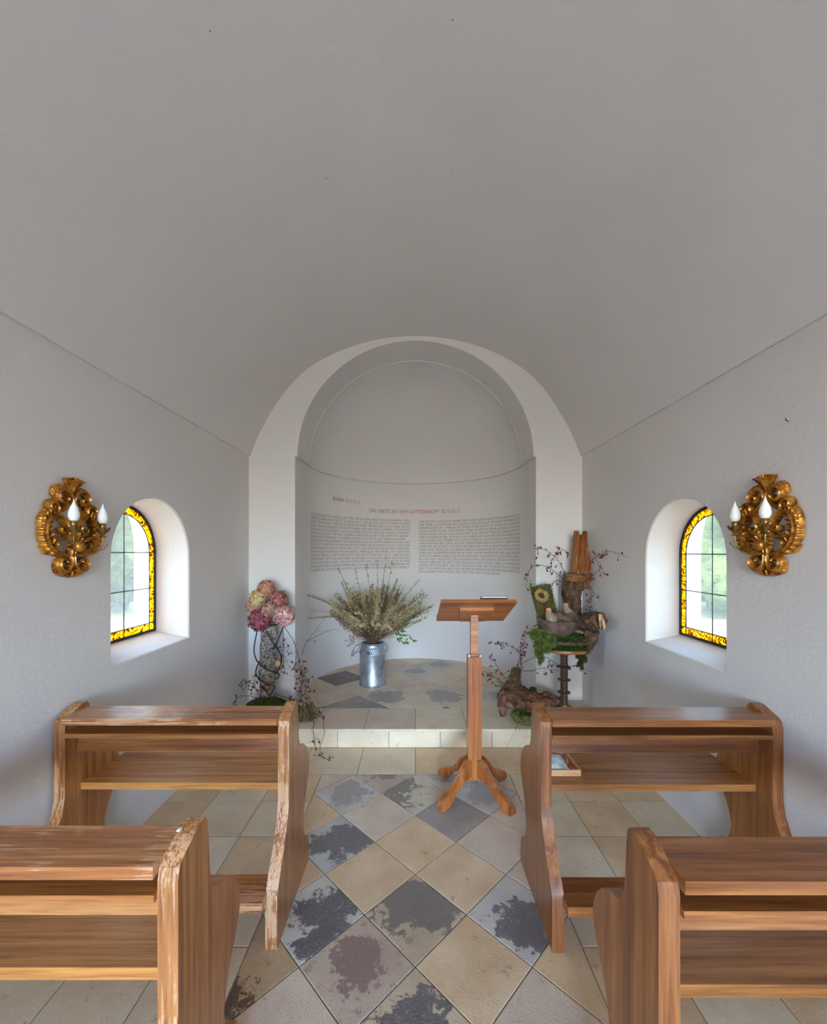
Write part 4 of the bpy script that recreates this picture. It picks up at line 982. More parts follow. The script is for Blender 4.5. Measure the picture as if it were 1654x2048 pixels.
heads = [(532, 1177, 14.5, 3.56, (206, 160, 132), (176, 98, 88), 'topmost cream and salmon hydrangea head'), (516, 1196, 15, 3.53, (214, 194, 140), (186, 150, 104), 'cream-yellow dried hydrangea head, upper left of the bunch'),
         (507, 1213, 12.5, 3.52, (212, 172, 142), (178, 122, 108), 'small salmon-cream hydrangea head at the left edge of the bunch'), (557, 1200, 16.5, 3.54, (190, 132, 112), (128, 52, 66), 'wine-red and tan hydrangea head, upper right of the bunch'),
         (539, 1219, 14.5, 3.47, (198, 162, 122), (142, 84, 104), 'tan hydrangea head with mauve edge in the middle of the bunch'), (519, 1240, 19, 3.47, (172, 96, 104), (104, 40, 62), 'deep burgundy hydrangea head, lower left of the bunch'),
         (568, 1231, 18, 3.48, (226, 188, 176), (176, 108, 114), 'pale pink hydrangea head, lower right of the bunch')]
for k, (px, py, rp, Y, c1, c2, lab) in enumerate(heads):
    r = random.Random(50 + k); c = P(px, py, Y); R = rp / F * Y * 1.2
    h = empty('hydrangea', c, 'dried ' + lab if not lab.startswith('dried') and 'dried' not in lab else lab, 'flower', 'dried hydrangea heads on the log')
    mb = MB(); A, B = lin(*c1), lin(*c2)
    for i in range(400):
        z = 1 - 2 * (i + .5) / 400; ph = i * 2.39996; d = Vector((math.sqrt(1 - z * z) * math.cos(ph), math.sqrt(1 - z * z) * math.sin(ph), z)) + jit(r, .12); d.normalize()
        p = c + d * R * r.uniform(.72, 1.0) * (1 + .12 * noise.noise(d * 2.2 + c * 9)); t = d.orthogonal().normalized(); w = d.cross(t); a0 = r.random() * 2; mb.col = cmix(A, B, min(1, max(0, r.gauss(.42 + .35 * noise.noise(d * 2 + c * 5), .36)))); s = R * .145 * r.uniform(.7, 1.35)
        for q in range(4):
            a = a0 + q * PI / 2; e = t * math.cos(a) + w * math.sin(a); e2 = t * math.cos(a + PI / 2) + w * math.sin(a + PI / 2)
            mb.add([p, p + e * s * .6 + e2 * s * .45 + d * s * .15, p + e * s * 1.15 + d * s * .35 * r.uniform(-.6, 1.6), p + e * s * .6 - e2 * s * .45 + d * s * .15], [(0, 1, 2, 3)])
    mb.build('florets', 'vcol', h)
    mb = MB(); mb.col = cmix(lin(120, 90, 70), B, .5); v, f = blob(c, (R * .74,) * 3, k, .1, 16, 10); mb.add(v, f); mb.build('flower_core', 'vcol', h, smooth=True)
    mb = MB(); mb.col = lin(104, 92, 62); top = P(537, 1256, LYY); mb.tube(catmull([c - Vector((0, 0, R * .3)), c.lerp(top, .5) + Vector((0, .01, 0)), top], 4), .004, 6); mb.build('stem', 'vcol', h, smooth=True)
r = random.Random(5)
mc = Vector((P(533, 1420, 3.47).x, 3.47, ZP)); mr = (.20, .15, .125)
mb = MB(); mb.col = lin(30, 42, 16); v, f = blob(mc, mr, 3, .15); mb.add([(a, b, max(c, ZP + .001)) for a, b, c in v], f)
def surf():
    d = jit(r, 1).normalized(); d.z = abs(d.z); return Vector((mc.x + d.x * mr[0] * 1.02, mc.y + d.y * mr[1] * 1.02, mc.z + d.z * mr[2] * 1.02)), d
moss(mb, surf, 8000, r, .017, (lin(34, 46, 16), lin(92, 104, 46)))
mb.build('moss_mound', 'vcol', kind='stuff', label='dark green moss mound at the foot of the grey log', cat='moss', origin=(mc.x, mc.y, ZP))
G1 = 'rose hip branches of the left arrangement'
hip_branch('rose_hip_branch', 'rose hip branch hanging down right of the grey log', [[P(568, 1252, 3.52), P(588, 1285, 3.5), P(598, 1320, 3.48), P(600, 1360, 3.46), P(596, 1400, 3.45)], [P(566, 1262, 3.5), P(567, 1300, 3.48), P(566, 1335, 3.46)]], 1, G1, 26, .10, .8)
hip_branch('rose_hip_branch', 'bare forked twig reaching up right of the hydrangeas', [[P(604, 1310, 3.47), P(612, 1286, 3.46), P(630, 1262, 3.44), P(650, 1236, 3.42)], [P(612, 1284, 3.46), P(640, 1268, 3.44), P(671, 1258, 3.42)]], 2, G1, 3, .05, .2)
hip_branch('rose_hip_branch', 'rose hip branch spreading right along the foot of the log', [[P(552, 1388, 3.45), P(585, 1400, 3.40), P(615, 1408, 3.36), P(640, 1425, 3.3)], [P(600, 1402, 3.38), P(604, 1360, 3.42), P(606, 1325, 3.44)], [P(598, 1404, 3.38), P(612, 1375, 3.42), P(608, 1345, 3.44)]], 3, G1, 18, .09, .85, leaves=.5)
hip_branch('rose_hip_branch', 'thin rose hip branch trailing over the platform step', [[P(618, 1402, 3.38), P(638, 1420, 3.24), P(646, 1440, 3.14), P(648, 1468, 3.12), P(640, 1500, 3.10), P(645, 1518, 3.06), P(656, 1528, 3.02)], [P(640, 1424, 3.22), P(628, 1440, 3.15), P(627, 1475, 3.13), P(634, 1505, 3.1)]], 4, G1, 9, .06, .5, leaves=.2)
hip_branch('rose_hip_branch', 'rose hip branch curling left over the front pew', [[P(520, 1400, 3.44), P(500, 1392, 3.38), P(478, 1394, 3.32), P(464, 1412, 3.28), P(462, 1432, 3.27)], [P(526, 1398, 3.44), P(508, 1370, 3.42), P(512, 1352, 3.42)], [P(512, 1370, 3.42), P(498, 1364, 3.4), P(487, 1358, 3.36)]], 5, G1, 11, .07, .8)
r = random.Random(8); mb = MB(); cc = P(608, 1412, 3.38)
def surf2():
    d = jit(r, 1).normalized(); d.z = abs(d.z); return Vector((cc.x + d.x * .075, cc.y + d.y * .06, ZP + d.z * .085)), d
moss(mb, surf2, 260, r, .055, (lin(80, 84, 34), lin(138, 118, 66)), .006); mb.build('dry_leaf_tuft', 'vcol', kind='stuff', label='tuft of dry olive leaves beside the moss mound, near the step', cat='dry leaves', origin=(cc.x, cc.y, ZP))

# ------------------------------------------------------------------ right arrangement: turned stand and all it carries
TX, TY = 1.285, 3.50
ZT = .745
st = empty('spindle_stand', (TX, TY, ZP), 'dark turned spindle stand with round wooden top, beside the right wall', 'plant stand')
mb = MB(); mb.lathe([(.13, 0), (.13, .012), (.11, .03), (.075, .045), (.05, .058), (.042, .062)], 32, (TX, TY, ZP)); mb.build('base', 'slate', st, smooth=30)
mb = MB(); mb.lathe([(.044, .062), (.046, .068), (.044, .075)], 24, (TX, TY, ZP)); mb.build('brass_collar', 'brass', st, smooth=True)
mb = MB(); pr = [(.036, .075)]
for k in range(18): z = .08 + k * .026; pr += [(.0315, z), (.0315, z + .016), (.029, z + .018), (.029, z + .024)]
pr.append((.034, ZT - ZP - .031)); mb.lathe(pr, 24, (TX, TY, ZP)); mb.build('pole', 'spindle', st, smooth=30)
for y_ in (1307, 1333, 1359, 1384):
    z = H - (y_ - 1105) / F * TY; mb = MB(); mb.lathe([(.030, z - .012), (.046, z - .007), (.055, z - .002), (.055, z + .002), (.046, z + .005), (.030, z + .008)], 28, (TX, TY, 0)); mb.build('disc', 'spindle', st, smooth=30)
mb = MB(); mb.lathe([(.0, ZT - .030), (.20, ZT - .030), (.222, ZT - .024), (.225, ZT - .012), (.222, ZT), (0, ZT)], 40, (TX, TY, 0)); mb.build('table_top', 'table', st, smooth=30)
r = random.Random(21)
G2 = 'moss on the spindle stand'
def moss_obj(name, label, c, rr, n, L, cols, seed, flat=None, droop=0.0, w=.0022):
    r2_ = random.Random(seed); mb = MB(); mb.col = cmix(cols[0], (0, 0, 0), .5); v, f = blob(c, (rr[0] * .93, rr[1] * .93, rr[2] * .93), seed, .18, 26, 16); 
    if flat is not None: v = [(a, b, max(z, flat)) for a, b, z in v]
    mb.add(v, f)
    def sf():
        d = jit(r2_, 1).normalized()
        if flat is not None: d.z = abs(d.z)
        k = 1 + .18 * noise.noise(d * 2.5 + Vector((seed * 3.1, seed, 0)))
        return Vector((c[0] + d.x * rr[0] * .95 * k, c[1] + d.y * rr[1] * .95 * k, max(c[2] + d.z * rr[2] * .95 * k, flat if flat is not None else -9))), d
    moss(mb, sf, n, r2_, L, cols, w, droop)
    return mb.build(name, 'vcol', kind='stuff', label=label, cat='moss', group=G2, origin=(c[0], c[1], c[2]))
MG = (lin(44, 62, 18), lin(104, 128, 42)); MBR = (lin(50, 44, 18), lin(104, 92, 34)); MY = (lin(64, 76, 22), lin(138, 146, 60))
moss_obj('moss_cushion', 'green moss carpet covering the round stand top', (TX - .01, TY, ZT), (.235, .22, .05), 6000, .017, MG, 31, ZT + .001)
def moss_drape(label, clumps, n, L, cols, seed, w):
    r2_ = random.Random(seed); mb = MB()
    for q, (px, py, Y, R) in enumerate(clumps):
        c = P(px, py, Y); mb.col = cmix(cols[0], (0, 0, 0), .5); mb.add(*blob(c, (R * .85, R * .7, R * .9), seed + q, .3, 16, 10))
        def sf():
            d = jit(r2_, 1).normalized(); k = 1 + .3 * noise.noise(d * 2.5 + Vector((seed * 3.1, q, 0))); return Vector((c.x + d.x * R * .85 * k, c.y + d.y * R * .7 * k, c.z + d.z * R * .9 * k)), d
        moss(mb, sf, int(n * R * R * 400), r2_, L, cols, w, .4)
    c0 = P(*clumps[0][:3]); mb.build('hanging_moss', 'vcol', kind='stuff', label=label, cat='moss', group=G2, origin=tuple(c0))
moss_drape('bright yellow-green moss hanging from the left of the stand', [(1071, 1268, 3.36, .046), (1088, 1272, 3.34, .05), (1101, 1282, 3.33, .042), (1080, 1288, 3.33, .05), (1092, 1296, 3.33, .036), (1078, 1304, 3.33, .034), (1082, 1316, 3.33, .022), (1080, 1325, 3.33, .012)], 1700, .019, MY, 32, .0017)
moss_drape('brown-green moss hanging from the right of the stand', [(1160, 1282, 3.34, .035), (1174, 1284, 3.35, .038), (1168, 1298, 3.33, .036), (1158, 1308, 3.33, .026), (1166, 1316, 3.33, .026), (1160, 1327, 3.33, .018), (1164, 1336, 3.33, .011)], 1700, .019, MBR, 34, .0026)
# slab of bark under the bowl
mb = MB(); zs = ZT + .075
v, f = prism([(TX - .015 + .235 * math.cos(a) * (1 + .12 * noise.noise(Vector((math.cos(a) * 2, math.sin(a) * 2, 4)))), TY - .03 + .20 * math.sin(a) * (1 + .12 * noise.noise(Vector((math.cos(a) * 2, math.sin(a) * 2, 9))))) for a in [2 * PI * k / 36 for k in range(36)]], zs - .022, zs, .006)
mb.add([(a, b, c + .012 * noise.noise(Vector((a * 6, b * 6, 1)))) for a, b, c in v], f); mb.build('bark_slab', 'bark_brown', label='flat dark bark slab between the moss carpet and the clay bowl', cat='bark', origin=(TX, TY, zs - .01), smooth=40)
moss_obj('moss_cushion', 'thin moss layer on the bark slab below the clay bowl', (TX - .03, TY - .03, zs), (.235, .18, .032), 4500, .014, MG, 36, zs - .002)
# bowl
BX, BY, BZ = P(1116, 1262, 3.42).x, 3.42, zs + .022
mb = MB(); bw = []
for a_, b_, z in [(.0, .0, 0), (.07, .05, 0), (.10, .07, .012), (.135, .092, .045), (.165, .108, .09), (.186, .118, .135), (.180, .113, .137), (.158, .10, .09), (.125, .082, .045), (.0, .0, .02)]:
    bw.append((a_, b_, z))
nn = 44; vs = []
for a_, b_, z in bw:
    for k in range(nn):
        t = 2 * PI * k / nn; zz_ = z + (.030 * (abs(math.cos(t)) ** 3) * (1 if math.cos(t) < 0 else .2) if z > .08 else 0); vs.append((BX + a_ * math.cos(t), BY + b_ * math.sin(t), BZ + zz_))
mb.add(vs, [(i * nn + k, i * nn + (k + 1) % nn, (i + 1) * nn + (k + 1) % nn, (i + 1) * nn + k) for i in range(len(bw) - 1) for k in range(nn)])
mb.build('clay_bowl', 'bowl', smooth=50, label='dark boat-shaped clay bowl on the spindle stand', cat='bowl', origin=(BX, BY, BZ))
def nest(name, label, c, R, rt, n, seed, cols, flat=.5, tilt=None, ln=.06, cat='nest'):
    r3 = random.Random(seed); mb = MB()
    for _ in range(n):
        a = r3.uniform(0, 2 * PI); b = r3.uniform(0, 2 * PI); rr = rt * math.sqrt(r3.random()); da = ln / R * r3.uniform(.5, 1.3); pts = []
        for k in range(4):
            q = a + da * k / 3; o = R + rr * math.cos(b) + r3.uniform(-.3, .3) * rt
            p = Vector((o * math.cos(q), o * math.sin(q), rr * math.sin(b) * flat + r3.uniform(-.25, .25) * rt))
            pts.append(Vector(c) + (tilt @ p if tilt is not None else p))
        mb.col = cmix(*cols, r3.random()); mb.tube(pts, .0013, 3, caps=False)
    return mb.build(name, 'vcol', label=label, cat=cat, origin=c)
nest('straw_nest', 'round nest of fine brown twigs in the clay bowl', (BX + .05, BY, BZ + .155), .074, .052, 620, 3, (lin(82, 60, 50), lin(168, 138, 116)), .9, ln=.09)
# two bird figurines
def bird(c, face, label, s=1.0):
    b = empty('bird_figurine', (c[0], c[1], c[2] - .075 * s), label, 'figurine', 'bird figurines in the clay bowl')
    mb = MB(); log_mesh(mb, [Vector(c) + Vector((.03 * s, 0, -.078 * s)), Vector(c) + Vector((.015 * s, 0, -.05 * s)), Vector(c) + Vector((.004 * s, 0, -.022 * s)), Vector(c) + Vector((0, 0, 0)), Vector(c) + Vector((-.001, 0, .014 * s))], [.045 * s, .044 * s, .034 * s, .026 * s, .021 * s, .012 * s, .003 * s], 18, .03, 1)
    mb.build('body', 'feather_grey', b, smooth=True)
    mb = MB(); mb.ball(Vector(c) + Vector((0, -.003, .004)), (.0205 * s, .0205 * s, .019 * s), 16, 10); mb.build('head', 'face_orange', b, smooth=True)
    mb = MB(); mb.tube([Vector(c) + Vector((-.008 * s, -.017 * s, .003)), Vector(c) + Vector((-.013 * s, -.034 * s, -.004))], [.005, .0008], 8); mb.build('beak', 'beak', b, smooth=True)
    for sx_ in (-1, 1):
        mb = MB(); mb.ball(Vector(c) + Vector((-.001 + sx_ * .0125 * s, -.015 * s, .009)), .0028, 8, 6); mb.build('eye', 'berry', b, smooth=True)
M['feather_grey'] = mottled('grey_feathers', lin(104, 88, 76), lin(166, 146, 128), 60, .85, 0, .5, .003)
M['face_orange'] = plain('orange_face', lin(210, 140, 100), .7); M['beak'] = plain('beak_dark', lin(90, 60, 46), .5)
bird(P(1097, 1221, 3.39), 0, 'grey bird figurine with orange face at the left of the clay bowl', 1.15)
bird(P(1131, 1211, 3.46), 0, 'grey bird figurine sitting in the twig nest, right of the other bird')
# left mossy log with straw wreath
ml = empty('mossy_log', P(1092, 1240, 3.56), 'short hollow log coated in green moss, left of the brown trunk', 'log')
pA = [P(1100, 1258, 3.56), P(1096, 1230, 3.56), P(1088, 1200, 3.56), P(1082, 1172, 3.56)]
mb = MB(); log_mesh(mb, pA, [.085, .083, .085, .088, .082], 26, .12, 5, capmi=1); mb.build('bark', ['bark_brown', 'black'], ml, smooth=True)  # solid log; black end caps stand in for the shade inside the hollow
mb = MB(); r = random.Random(77); pth = catmull(pA, 6)
def sfl():
    i = r.randint(0, len(pth) - 1); a = r.uniform(PI * .75, PI * 1.75) if r.random() < .85 else r.uniform(0, 2 * PI); d = Vector((math.cos(a), math.sin(a), .1)); return pth[i] + d * .086 + Vector((0, 0, r.uniform(-.015, .015))), d
moss(mb, sfl, 2600, r, .018, (lin(50, 74, 16), lin(116, 138, 46))); 
mb.build('moss_coat', 'vcol', ml, kind='stuff')
nest('straw_wreath', 'small straw wreath fixed to the moss-coated log', P(1083, 1191, 3.455), .046, .016, 200, 9, (lin(150, 118, 70), lin(212, 178, 116)), .8, Matrix.Rotation(math.radians(62), 3, 'X') @ Matrix.Rotation(.1, 3, 'Y'), .05, 'wreath')
# brown trunk with the tall weathered plank
tk = empty('standing_log', P(1147, 1245, 3.58), 'upright brown trunk piece standing behind the twig nest', 'log')
mb = MB(); log_mesh(mb, [P(1147, 1256, 3.58), P(1146, 1225, 3.58), P(1144, 1195, 3.58), P(1146, 1170, 3.58), P(1150, 1150, 3.60)], [.066, .062, .066, .075, .085, .09, .07], 26, .22, 7); mb.build('bark', 'bark_brown', tk, smooth=True)
mb = MB(); r = random.Random(78)
def sft():
    a = r.uniform(PI, 2 * PI); z = r.uniform(1150, 1185); q = P(1146, z, 3.58); d = Vector((math.cos(a), math.sin(a), .2)); return q + d * .08, d
moss(mb, sft, 600, r, .018, (lin(56, 62, 22), lin(110, 104, 48))); mb.build('moss_coat', 'vcol', tk, kind='stuff')
# weathered plank: irregular, deeply furrowed
mb = MB(); NX, NZ = 44, 60; vsf, vsb = [], []
for j in range(NZ + 1):
    v_ = j / NZ
    for i in range(NX + 1):
        u = i / NX
        lf_, rt_ = 1145.5 + 3 * v_ ** 1.5 * 2 - 1.5 * math.sin(v_ * 7) * .4, 1183 - 10.5 * max(0, v_ - .25) - 4 * max(0, .12 - v_) / .12
        top_ = 1061 + 9 * abs(noise.noise(Vector((u * 4.3, 0, 3)))) + (8 if .25 < u < .72 else 0) + (14 if u > .95 else 0); bot_ = 1146
        px = lf_ + (rt_ - lf_) * u; py = bot_ + (top_ - bot_) * v_
        fur = .024 * abs(noise.noise(Vector((u * 11 + .8 * noise.noise(Vector((v_ * 3, 0, 2))), v_ * 2.0, 5)))) + .010 * noise.noise(Vector((u * 34, v_ * 4, 8)))
        q = P(px, py, 3.57); vsf.append((q.x, 3.57 - .018 * math.sin(PI * u) + fur, q.z)); vsb.append((q.x, 3.61, q.z))
W_ = NX + 1; q_ = len(vsf)
fsf = [(j * W_ + i, j * W_ + i + 1, (j + 1) * W_ + i + 1, (j + 1) * W_ + i) for j in range(NZ) for i in range(NX)]
mb.add(vsf + vsb, fsf + [tuple(q_ + k for k in f[::-1]) for f in fsf])
ring = [i for i in range(NX)] ; rim_ = [(i, 0) for i in range(NX + 1)] + [(NX, j) for j in range(1, NZ + 1)] + [(i, NZ) for i in range(NX - 1, -1, -1)] + [(0, j) for j in range(NZ - 1, 0, -1)]
ids = [j * W_ + i for i, j in rim_]; mb.add(vsf + vsb, [(ids[k], q_ + ids[k], q_ + ids[(k + 1) % len(ids)], ids[(k + 1) % len(ids)]) for k in range(len(ids))])
mb.build('weathered_plank', 'orange_bark', smooth=45, label='tall orange weathered plank with a jagged top above the brown trunk', cat='wood', origin=tuple(P(1163, 1146, 3.59)))
mb = MB(); q = [P(1140, 1150, 3.585), P(1180, 1147, 3.585), P(1181, 1158, 3.585), P(1172, 1177, 3.585), P(1160, 1178, 3.585), P(1150, 1165, 3.585)]
v, f = prism([(p.x, p.z) for p in q], -.02, .02, .005); mb.add([(a, 3.575 + c, b) for a, b, c in v], f); mb.build('wood_chunk', 'orange_bark', label='broken orange wood chunk below the tall weathered plank', cat='wood', origin=tuple(P(1163, 1178, 3.58)))
nest('straw_tie', 'raffia tie wound around the top of the brown trunk', P(1150, 1155, 3.56), .09, .022, 160, 14, (lin(136, 92, 56), lin(196, 148, 104)), 1.4, None, .12, 'raffia')
# right broken log
bl = empty('broken_log', P(1190, 1258, 3.44), 'dark broken log with pale splintered end, beside the right wall', 'log')
mb = MB(); log_mesh(mb, [P(1158, 1246, 3.44), P(1174, 1243, 3.34), P(1190, 1241, 3.24), P(1200, 1241, 3.17)], [.066, .072, .070, .062], 26, .25, 9); mb.build('bark', 'bark_brown', bl, smooth=True)
mb = MB(); log_mesh(mb, [P(1186, 1262, 3.32), P(1182, 1280, 3.34), P(1178, 1296, 3.36)], [.052, .046, .03], 20, .35, 11); mb.build('bark', 'bark_brown', bl, smooth=True)
mb = MB()
for k in range(9): 
    a = random.Random(k).uniform(-1, 1); q0 = P(1203 + a * 4, 1234 + 8 * a, 3.10 + .006 * k); mb.tube([q0, q0 + Vector((.004 * a, -.005, -.035)), q0 + Vector((.006 * a, 0, -.06 - .012 * (k % 4)))], [.013, .012, .003], 6)
mb.build('splinters', 'pale_break', bl, smooth=True)
G3 = 'rose hip branches of the right arrangement'
hip_branch('rose_hip_branch', 'rose hip branch rising highest to the left from the brown trunk', [[P(1140, 1168, 3.5), P(1125, 1135, 3.45), P(1108, 1112, 3.42), P(1090, 1100, 3.4), P(1067, 1096, 3.38)], [P(1108, 1113, 3.42), P(1118, 1105, 3.4), P(1126, 1100, 3.39)]], 41, G3, 16, .07, .8)
hip_branch('rose_hip_branch', 'rose hip branch arching left and drooping before the apse edge', [[P(1138, 1166, 3.5), P(1115, 1148, 3.42), P(1095, 1134, 3.38), P(1073, 1130, 3.36), P(1058, 1142, 3.34), P(1053, 1172, 3.33)]], 42, G3, 13, .06, .8)
hip_branch('rose_hip_branch', 'upright twig between the mossy log and the brown trunk', [[P(1119, 1225, 3.44), P(1118, 1195, 3.42), P(1118, 1165, 3.42), P(1121, 1142, 3.42)], [P(1140, 1162, 3.48), P(1112, 1162, 3.42), P(1092, 1178, 3.40), P(1086, 1190, 3.40)]], 43, G3, 9, .05, .4)
hip_branch('rose_hip_branch', 'rose hip branch reaching right over the wall from the plank', [[P(1170, 1165, 3.5), P(1186, 1150, 3.32), P(1200, 1138, 3.22), P(1198, 1124, 3.20), P(1186, 1118, 3.26)], [P(1186, 1118, 3.26), P(1200, 1110, 3.16), P(1222, 1103, 3.04), P(1258, 1116, 2.84)]], 44, G3, 12, .06, .8)
hip_branch('rose_hip_branch', 'small rose hip branch hanging right of the brown trunk', [[P(1175, 1165, 3.48), P(1184, 1180, 3.32), P(1182, 1196, 3.3), P(1190, 1210, 3.26)], [P(1182, 1190, 3.4), P(1178, 1205, 3.42), P(1162, 1218, 3.45)]], 45, G3, 10, .05, .8)
hip_branch('bare_twig', 'pale bare twig hanging in front of the clay bowl', [[P(1150, 1165, 3.45), P(1152, 1200, 3.33), P(1154, 1236, 3.29), P(1146, 1258, 3.28)], [P(1153, 1238, 3.29), P(1162, 1248, 3.28), P(1168, 1256, 3.28)]], 46, G3, 2, .03, .5, .0026)

# ------------------------------------------------------------------ root stump with branches, boxwood wreath
RY = 3.46
rs = empty('root_stump', P(1030, 1420, RY), 'gnarled brown root with a mossy neck on the platform', 'root')
mb = MB(); log_mesh(mb, [P(1022, 1392, RY), P(1026, 1375, RY), P(1030, 1355, RY), P(1033, 1336, RY)], [.095, .085, .06, .036, .030, .031], 24, .32, 3, 14); mb.build('neck', 'root', rs, smooth=True)
r = random.Random(90); mb = MB()
def sfn():
    z = r.uniform(1338, 1385); k = (z - 1338) / 47; q = P(1033 - 9 * k, z, RY); a = r.uniform(0, 2 * PI); d = Vector((math.cos(a), math.sin(a), .2)); return q + d * (.03 + .055 * k * k + .005), d
moss(mb, sfn, 1500, r, .012, (lin(56, 66, 22), lin(118, 118, 56))); mb.build('moss_coat', 'vcol', rs, kind='stuff')
def zfix(p): p.z = max(p.z, ZP + .02); return p
for pts, rd, sd in (([P(1024, 1386, RY), P(1008, 1392, 3.40), P(1005, 1412, 3.36), P(1006, 1432, 3.31)], [.075, .045, .034, .022], 1), ([P(1026, 1390, RY), P(1048, 1392, RY), P(1068, 1398, 3.48), P(1090, 1402, 3.5), P(1112, 1408, 3.52)], [.085, .07, .055, .04, .022], 2),
                    ([P(1030, 1385, 3.5), P(1052, 1388, 3.52), P(1075, 1394, 3.54), P(1092, 1388, 3.56), P(1108, 1394, 3.57), P(1120, 1397, 3.58)], [.06, .05, .03, .022, .018, .012], 3), ([P(1030, 1395, 3.42), P(1040, 1405, 3.38), P(1056, 1410, 3.36), P(1072, 1415, 3.35)], [.05, .045, .035, .02], 4)):
    mb = MB(); log_mesh(mb, [zfix(p) for p in pts], rd, 20, .5, sd + 20, 16); mb.build('root_arm', 'root', rs, smooth=True)
mb = MB(); v, f = blob(P(1066, 1381, 3.5), (.03, .025, .025), 3, .2, 14, 9); mb.col = lin(52, 58, 22); mb.add(v, f)
def sfk():
    d = jit(r, 1).normalized(); return P(1066, 1381, 3.5) + d * .028, d
moss(mb, sfk, 300, r, .012, MG); mb.build('moss_tuft', 'vcol', rs)
G4 = 'rose hip branches in the root stump'
hip_branch('rose_hip_branch', 'tall rose hip branches standing upright in the root stump', [[P(1033, 1338, RY), P(1040, 1312, 3.45), P(1046, 1285, 3.43), P(1058, 1252, 3.4)], [P(1035, 1338, RY), P(1044, 1308, 3.45), P(1052, 1275, 3.42), P(1066, 1254, 3.4)], [P(1040, 1308, 3.45), P(1028, 1296, 3.43), P(1010, 1286, 3.4), P(995, 1288, 3.38)]], 61, G4, 17, .07, .85)
hip_branch('rose_hip_branch', 'rose hip branches leaning left from the root stump towards the lectern', [[P(1012, 1358, RY), P(1000, 1342, 3.42), P(990, 1326, 3.4), P(981, 1312, 3.38)], [P(1008, 1366, RY), P(992, 1356, 3.42), P(978, 1348, 3.4), P(968, 1342, 3.38)]], 62, G4, 12, .06, .85)
hip_branch('rose_hip_branch', 'rose hip branch arching right from the root stump behind the spindle', [[P(1036, 1338, RY), P(1052, 1322, 3.45), P(1072, 1315, 3.44), P(1095, 1316, 3.42), P(1113, 1328, 3.42)], [P(1038, 1340, RY), P(1060, 1342, 3.45), P(1085, 1336, 3.44), P(1108, 1340, 3.43), P(1132, 1338, 3.4), P(1155, 1332, 3.38), P(1185, 1344, 3.36)]], 63, G4, 10, .06, .6)
wx = P(1050, 1432, 3.36)
wr = empty('boxwood_wreath', (wx.x, 3.34, ZP), 'boxwood wreath over a grey twig ring, lying on the platform edge', 'wreath')
r = random.Random(33); mb = MB(); tw = MB()
for _ in range(1500):
    a = r.uniform(0, 2 * PI); b = r.uniform(0, 2 * PI); rr = .034 * math.sqrt(r.random()); o = .105 + rr * math.cos(b); p = Vector((wx.x + .02 + o * math.cos(a), 3.345 + o * math.sin(a), ZP + .036 + rr * math.sin(b)))
    if math.cos(a) > .55: continue
    mb.col = cmix(lin(72, 88, 30), lin(152, 158, 78), r.random()); mb.leaf(p, jit(r, 1), jit(r, 1), r.uniform(.012, .020), .0045)
mb.build('boxwood_leaves', 'vcol', wr, kind='stuff')
for _ in range(260):
    a = r.uniform(0, 2 * PI); pts = []
    for k in range(5):
        q = a + .9 * k / 4; o = .10 + r.uniform(-.022, .022); pts.append(Vector((wx.x + .02 + o * math.cos(q), 3.345 + o * math.sin(q), ZP + .003 + r.uniform(0, .035))))
    tw.col = cmix(lin(92, 84, 78), lin(150, 140, 130), r.random()); tw.tube(pts, .0016, 3, caps=False)
tw.build('twig_ring', 'vcol', wr, kind='stuff')
mb = MB(); mb.lathe([(.03, 0), (.042, .012), (.048, .03), (.046, .031), (.038, .014), (0, .006)], 24, (P(1094, 1412, 3.42).x, 3.40, ZP)); mb.build('glass_dish', 'dish', smooth=40, label='small pale glass dish behind the front pew end, beside the root', cat='dish', origin=(P(1094, 1412, 3.42).x, 3.40, ZP))
r = random.Random(44); mb = MB(); oc = Vector((P(1064, 1424, 3.32).x, 3.36, ZP + .07))
for _ in range(160):
    d = jit(r, 1).normalized(); d.z = abs(d.z) * .6; mb.col = cmix(lin(180, 118, 60), lin(222, 172, 106), r.random()); mb.leaf(oc + d * .012, d, (0, 0, 1), .026, .006)
mb.build('dried_flower', 'vcol', label='orange-tan dried flower lying on the boxwood wreath', cat='flower', origin=tuple(oc))
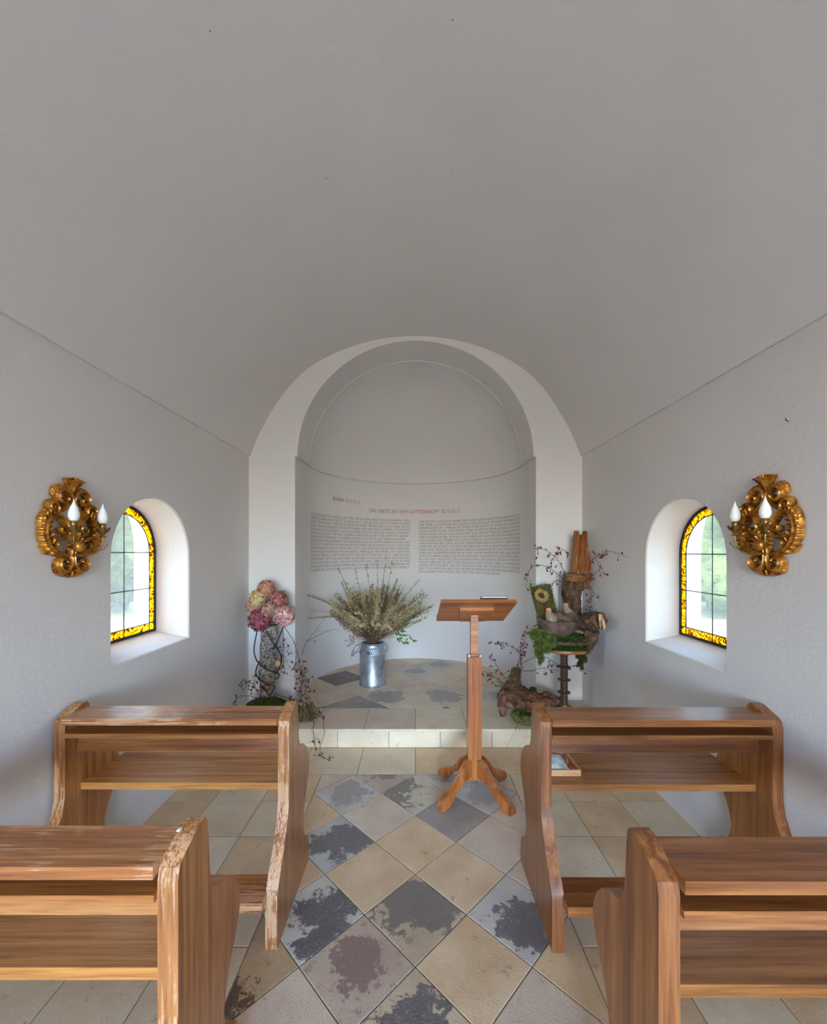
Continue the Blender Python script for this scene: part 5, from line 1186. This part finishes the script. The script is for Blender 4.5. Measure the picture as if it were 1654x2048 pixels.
r = random.Random(45); mb = MB()
for k in range(240):
    t = r.random(); p = Vector((TX - .02 + .31 * t, 3.46 + .03 * math.sin(t * 9) + r.uniform(-.015, .015), ZP + .008 + r.uniform(0, .025))); 
    if p.x > 1.54: continue
    mb.col = cmix(lin(84, 96, 34), lin(158, 148, 66), r.random()); mb.leaf(p, jit(r, 1), (0, 0, 1), r.uniform(.016, .03), .006)
mb.tube([(TX + .14, 3.45, ZP + .006), (TX + .2, 3.47, ZP + .008), (TX + .26, 3.45, ZP + .006)], .003, 5); mb.build('leaf_garland', 'vcol', kind='stuff', label='thin yellow-green leaf garland on the platform right of the spindle', cat='garland', origin=(TX + .1, 3.46, ZP))
hip_branch('bare_twig', 'bare twig lying over the step edge below the boxwood wreath', [[P(1036, 1452, 3.2), P(1030, 1462, 3.14), P(1022, 1478, 3.12), P(1014, 1494, 3.10)], [P(1020, 1438, 3.26), P(1030, 1454, 3.18), P(1036, 1464, 3.15)]], 64, G4, 2, .03, 0, .0014)

# ------------------------------------------------------------------ garden seen through the two windows
def tree(x, y, h, rad, seed, label):
    t = empty('garden_tree', (x, y, -.22), label, 'tree', 'garden trees outside the windows')
    mb = MB(); log_mesh(mb, [(x, y, -.3), (x + .1, y, h * .25), (x, y + .1, h * .55)], [rad * .12, rad * .09, rad * .06], 12, .15, seed); mb.build('trunk', 'trunk', t, smooth=True)
    mb = MB(); v, f = blob((x, y, h * .52), (rad, rad, h * .5), seed, .35, 40, 26, 3.0); mb.add([(a, b, max(c, .05)) for a, b, c in v], f); mb.build('crown', 'leafmass', t, smooth=True)
tree(-9.2, 12.4, 6.5, 2.9, 1, 'broad green tree outside the left window, nearer the chapel')
tree(-17.5, 15.0, 7.5, 3.2, 2, 'broad green tree outside the left window, farther off')
tree(9.2, 12.2, 6.5, 2.9, 4, 'broad green tree outside the right window, nearer the chapel')
tree(17.5, 15.0, 7.5, 3.2, 5, 'broad green tree outside the right window, farther off')

for o in list(S.objects):
    if '_org' in o: del o['_org']
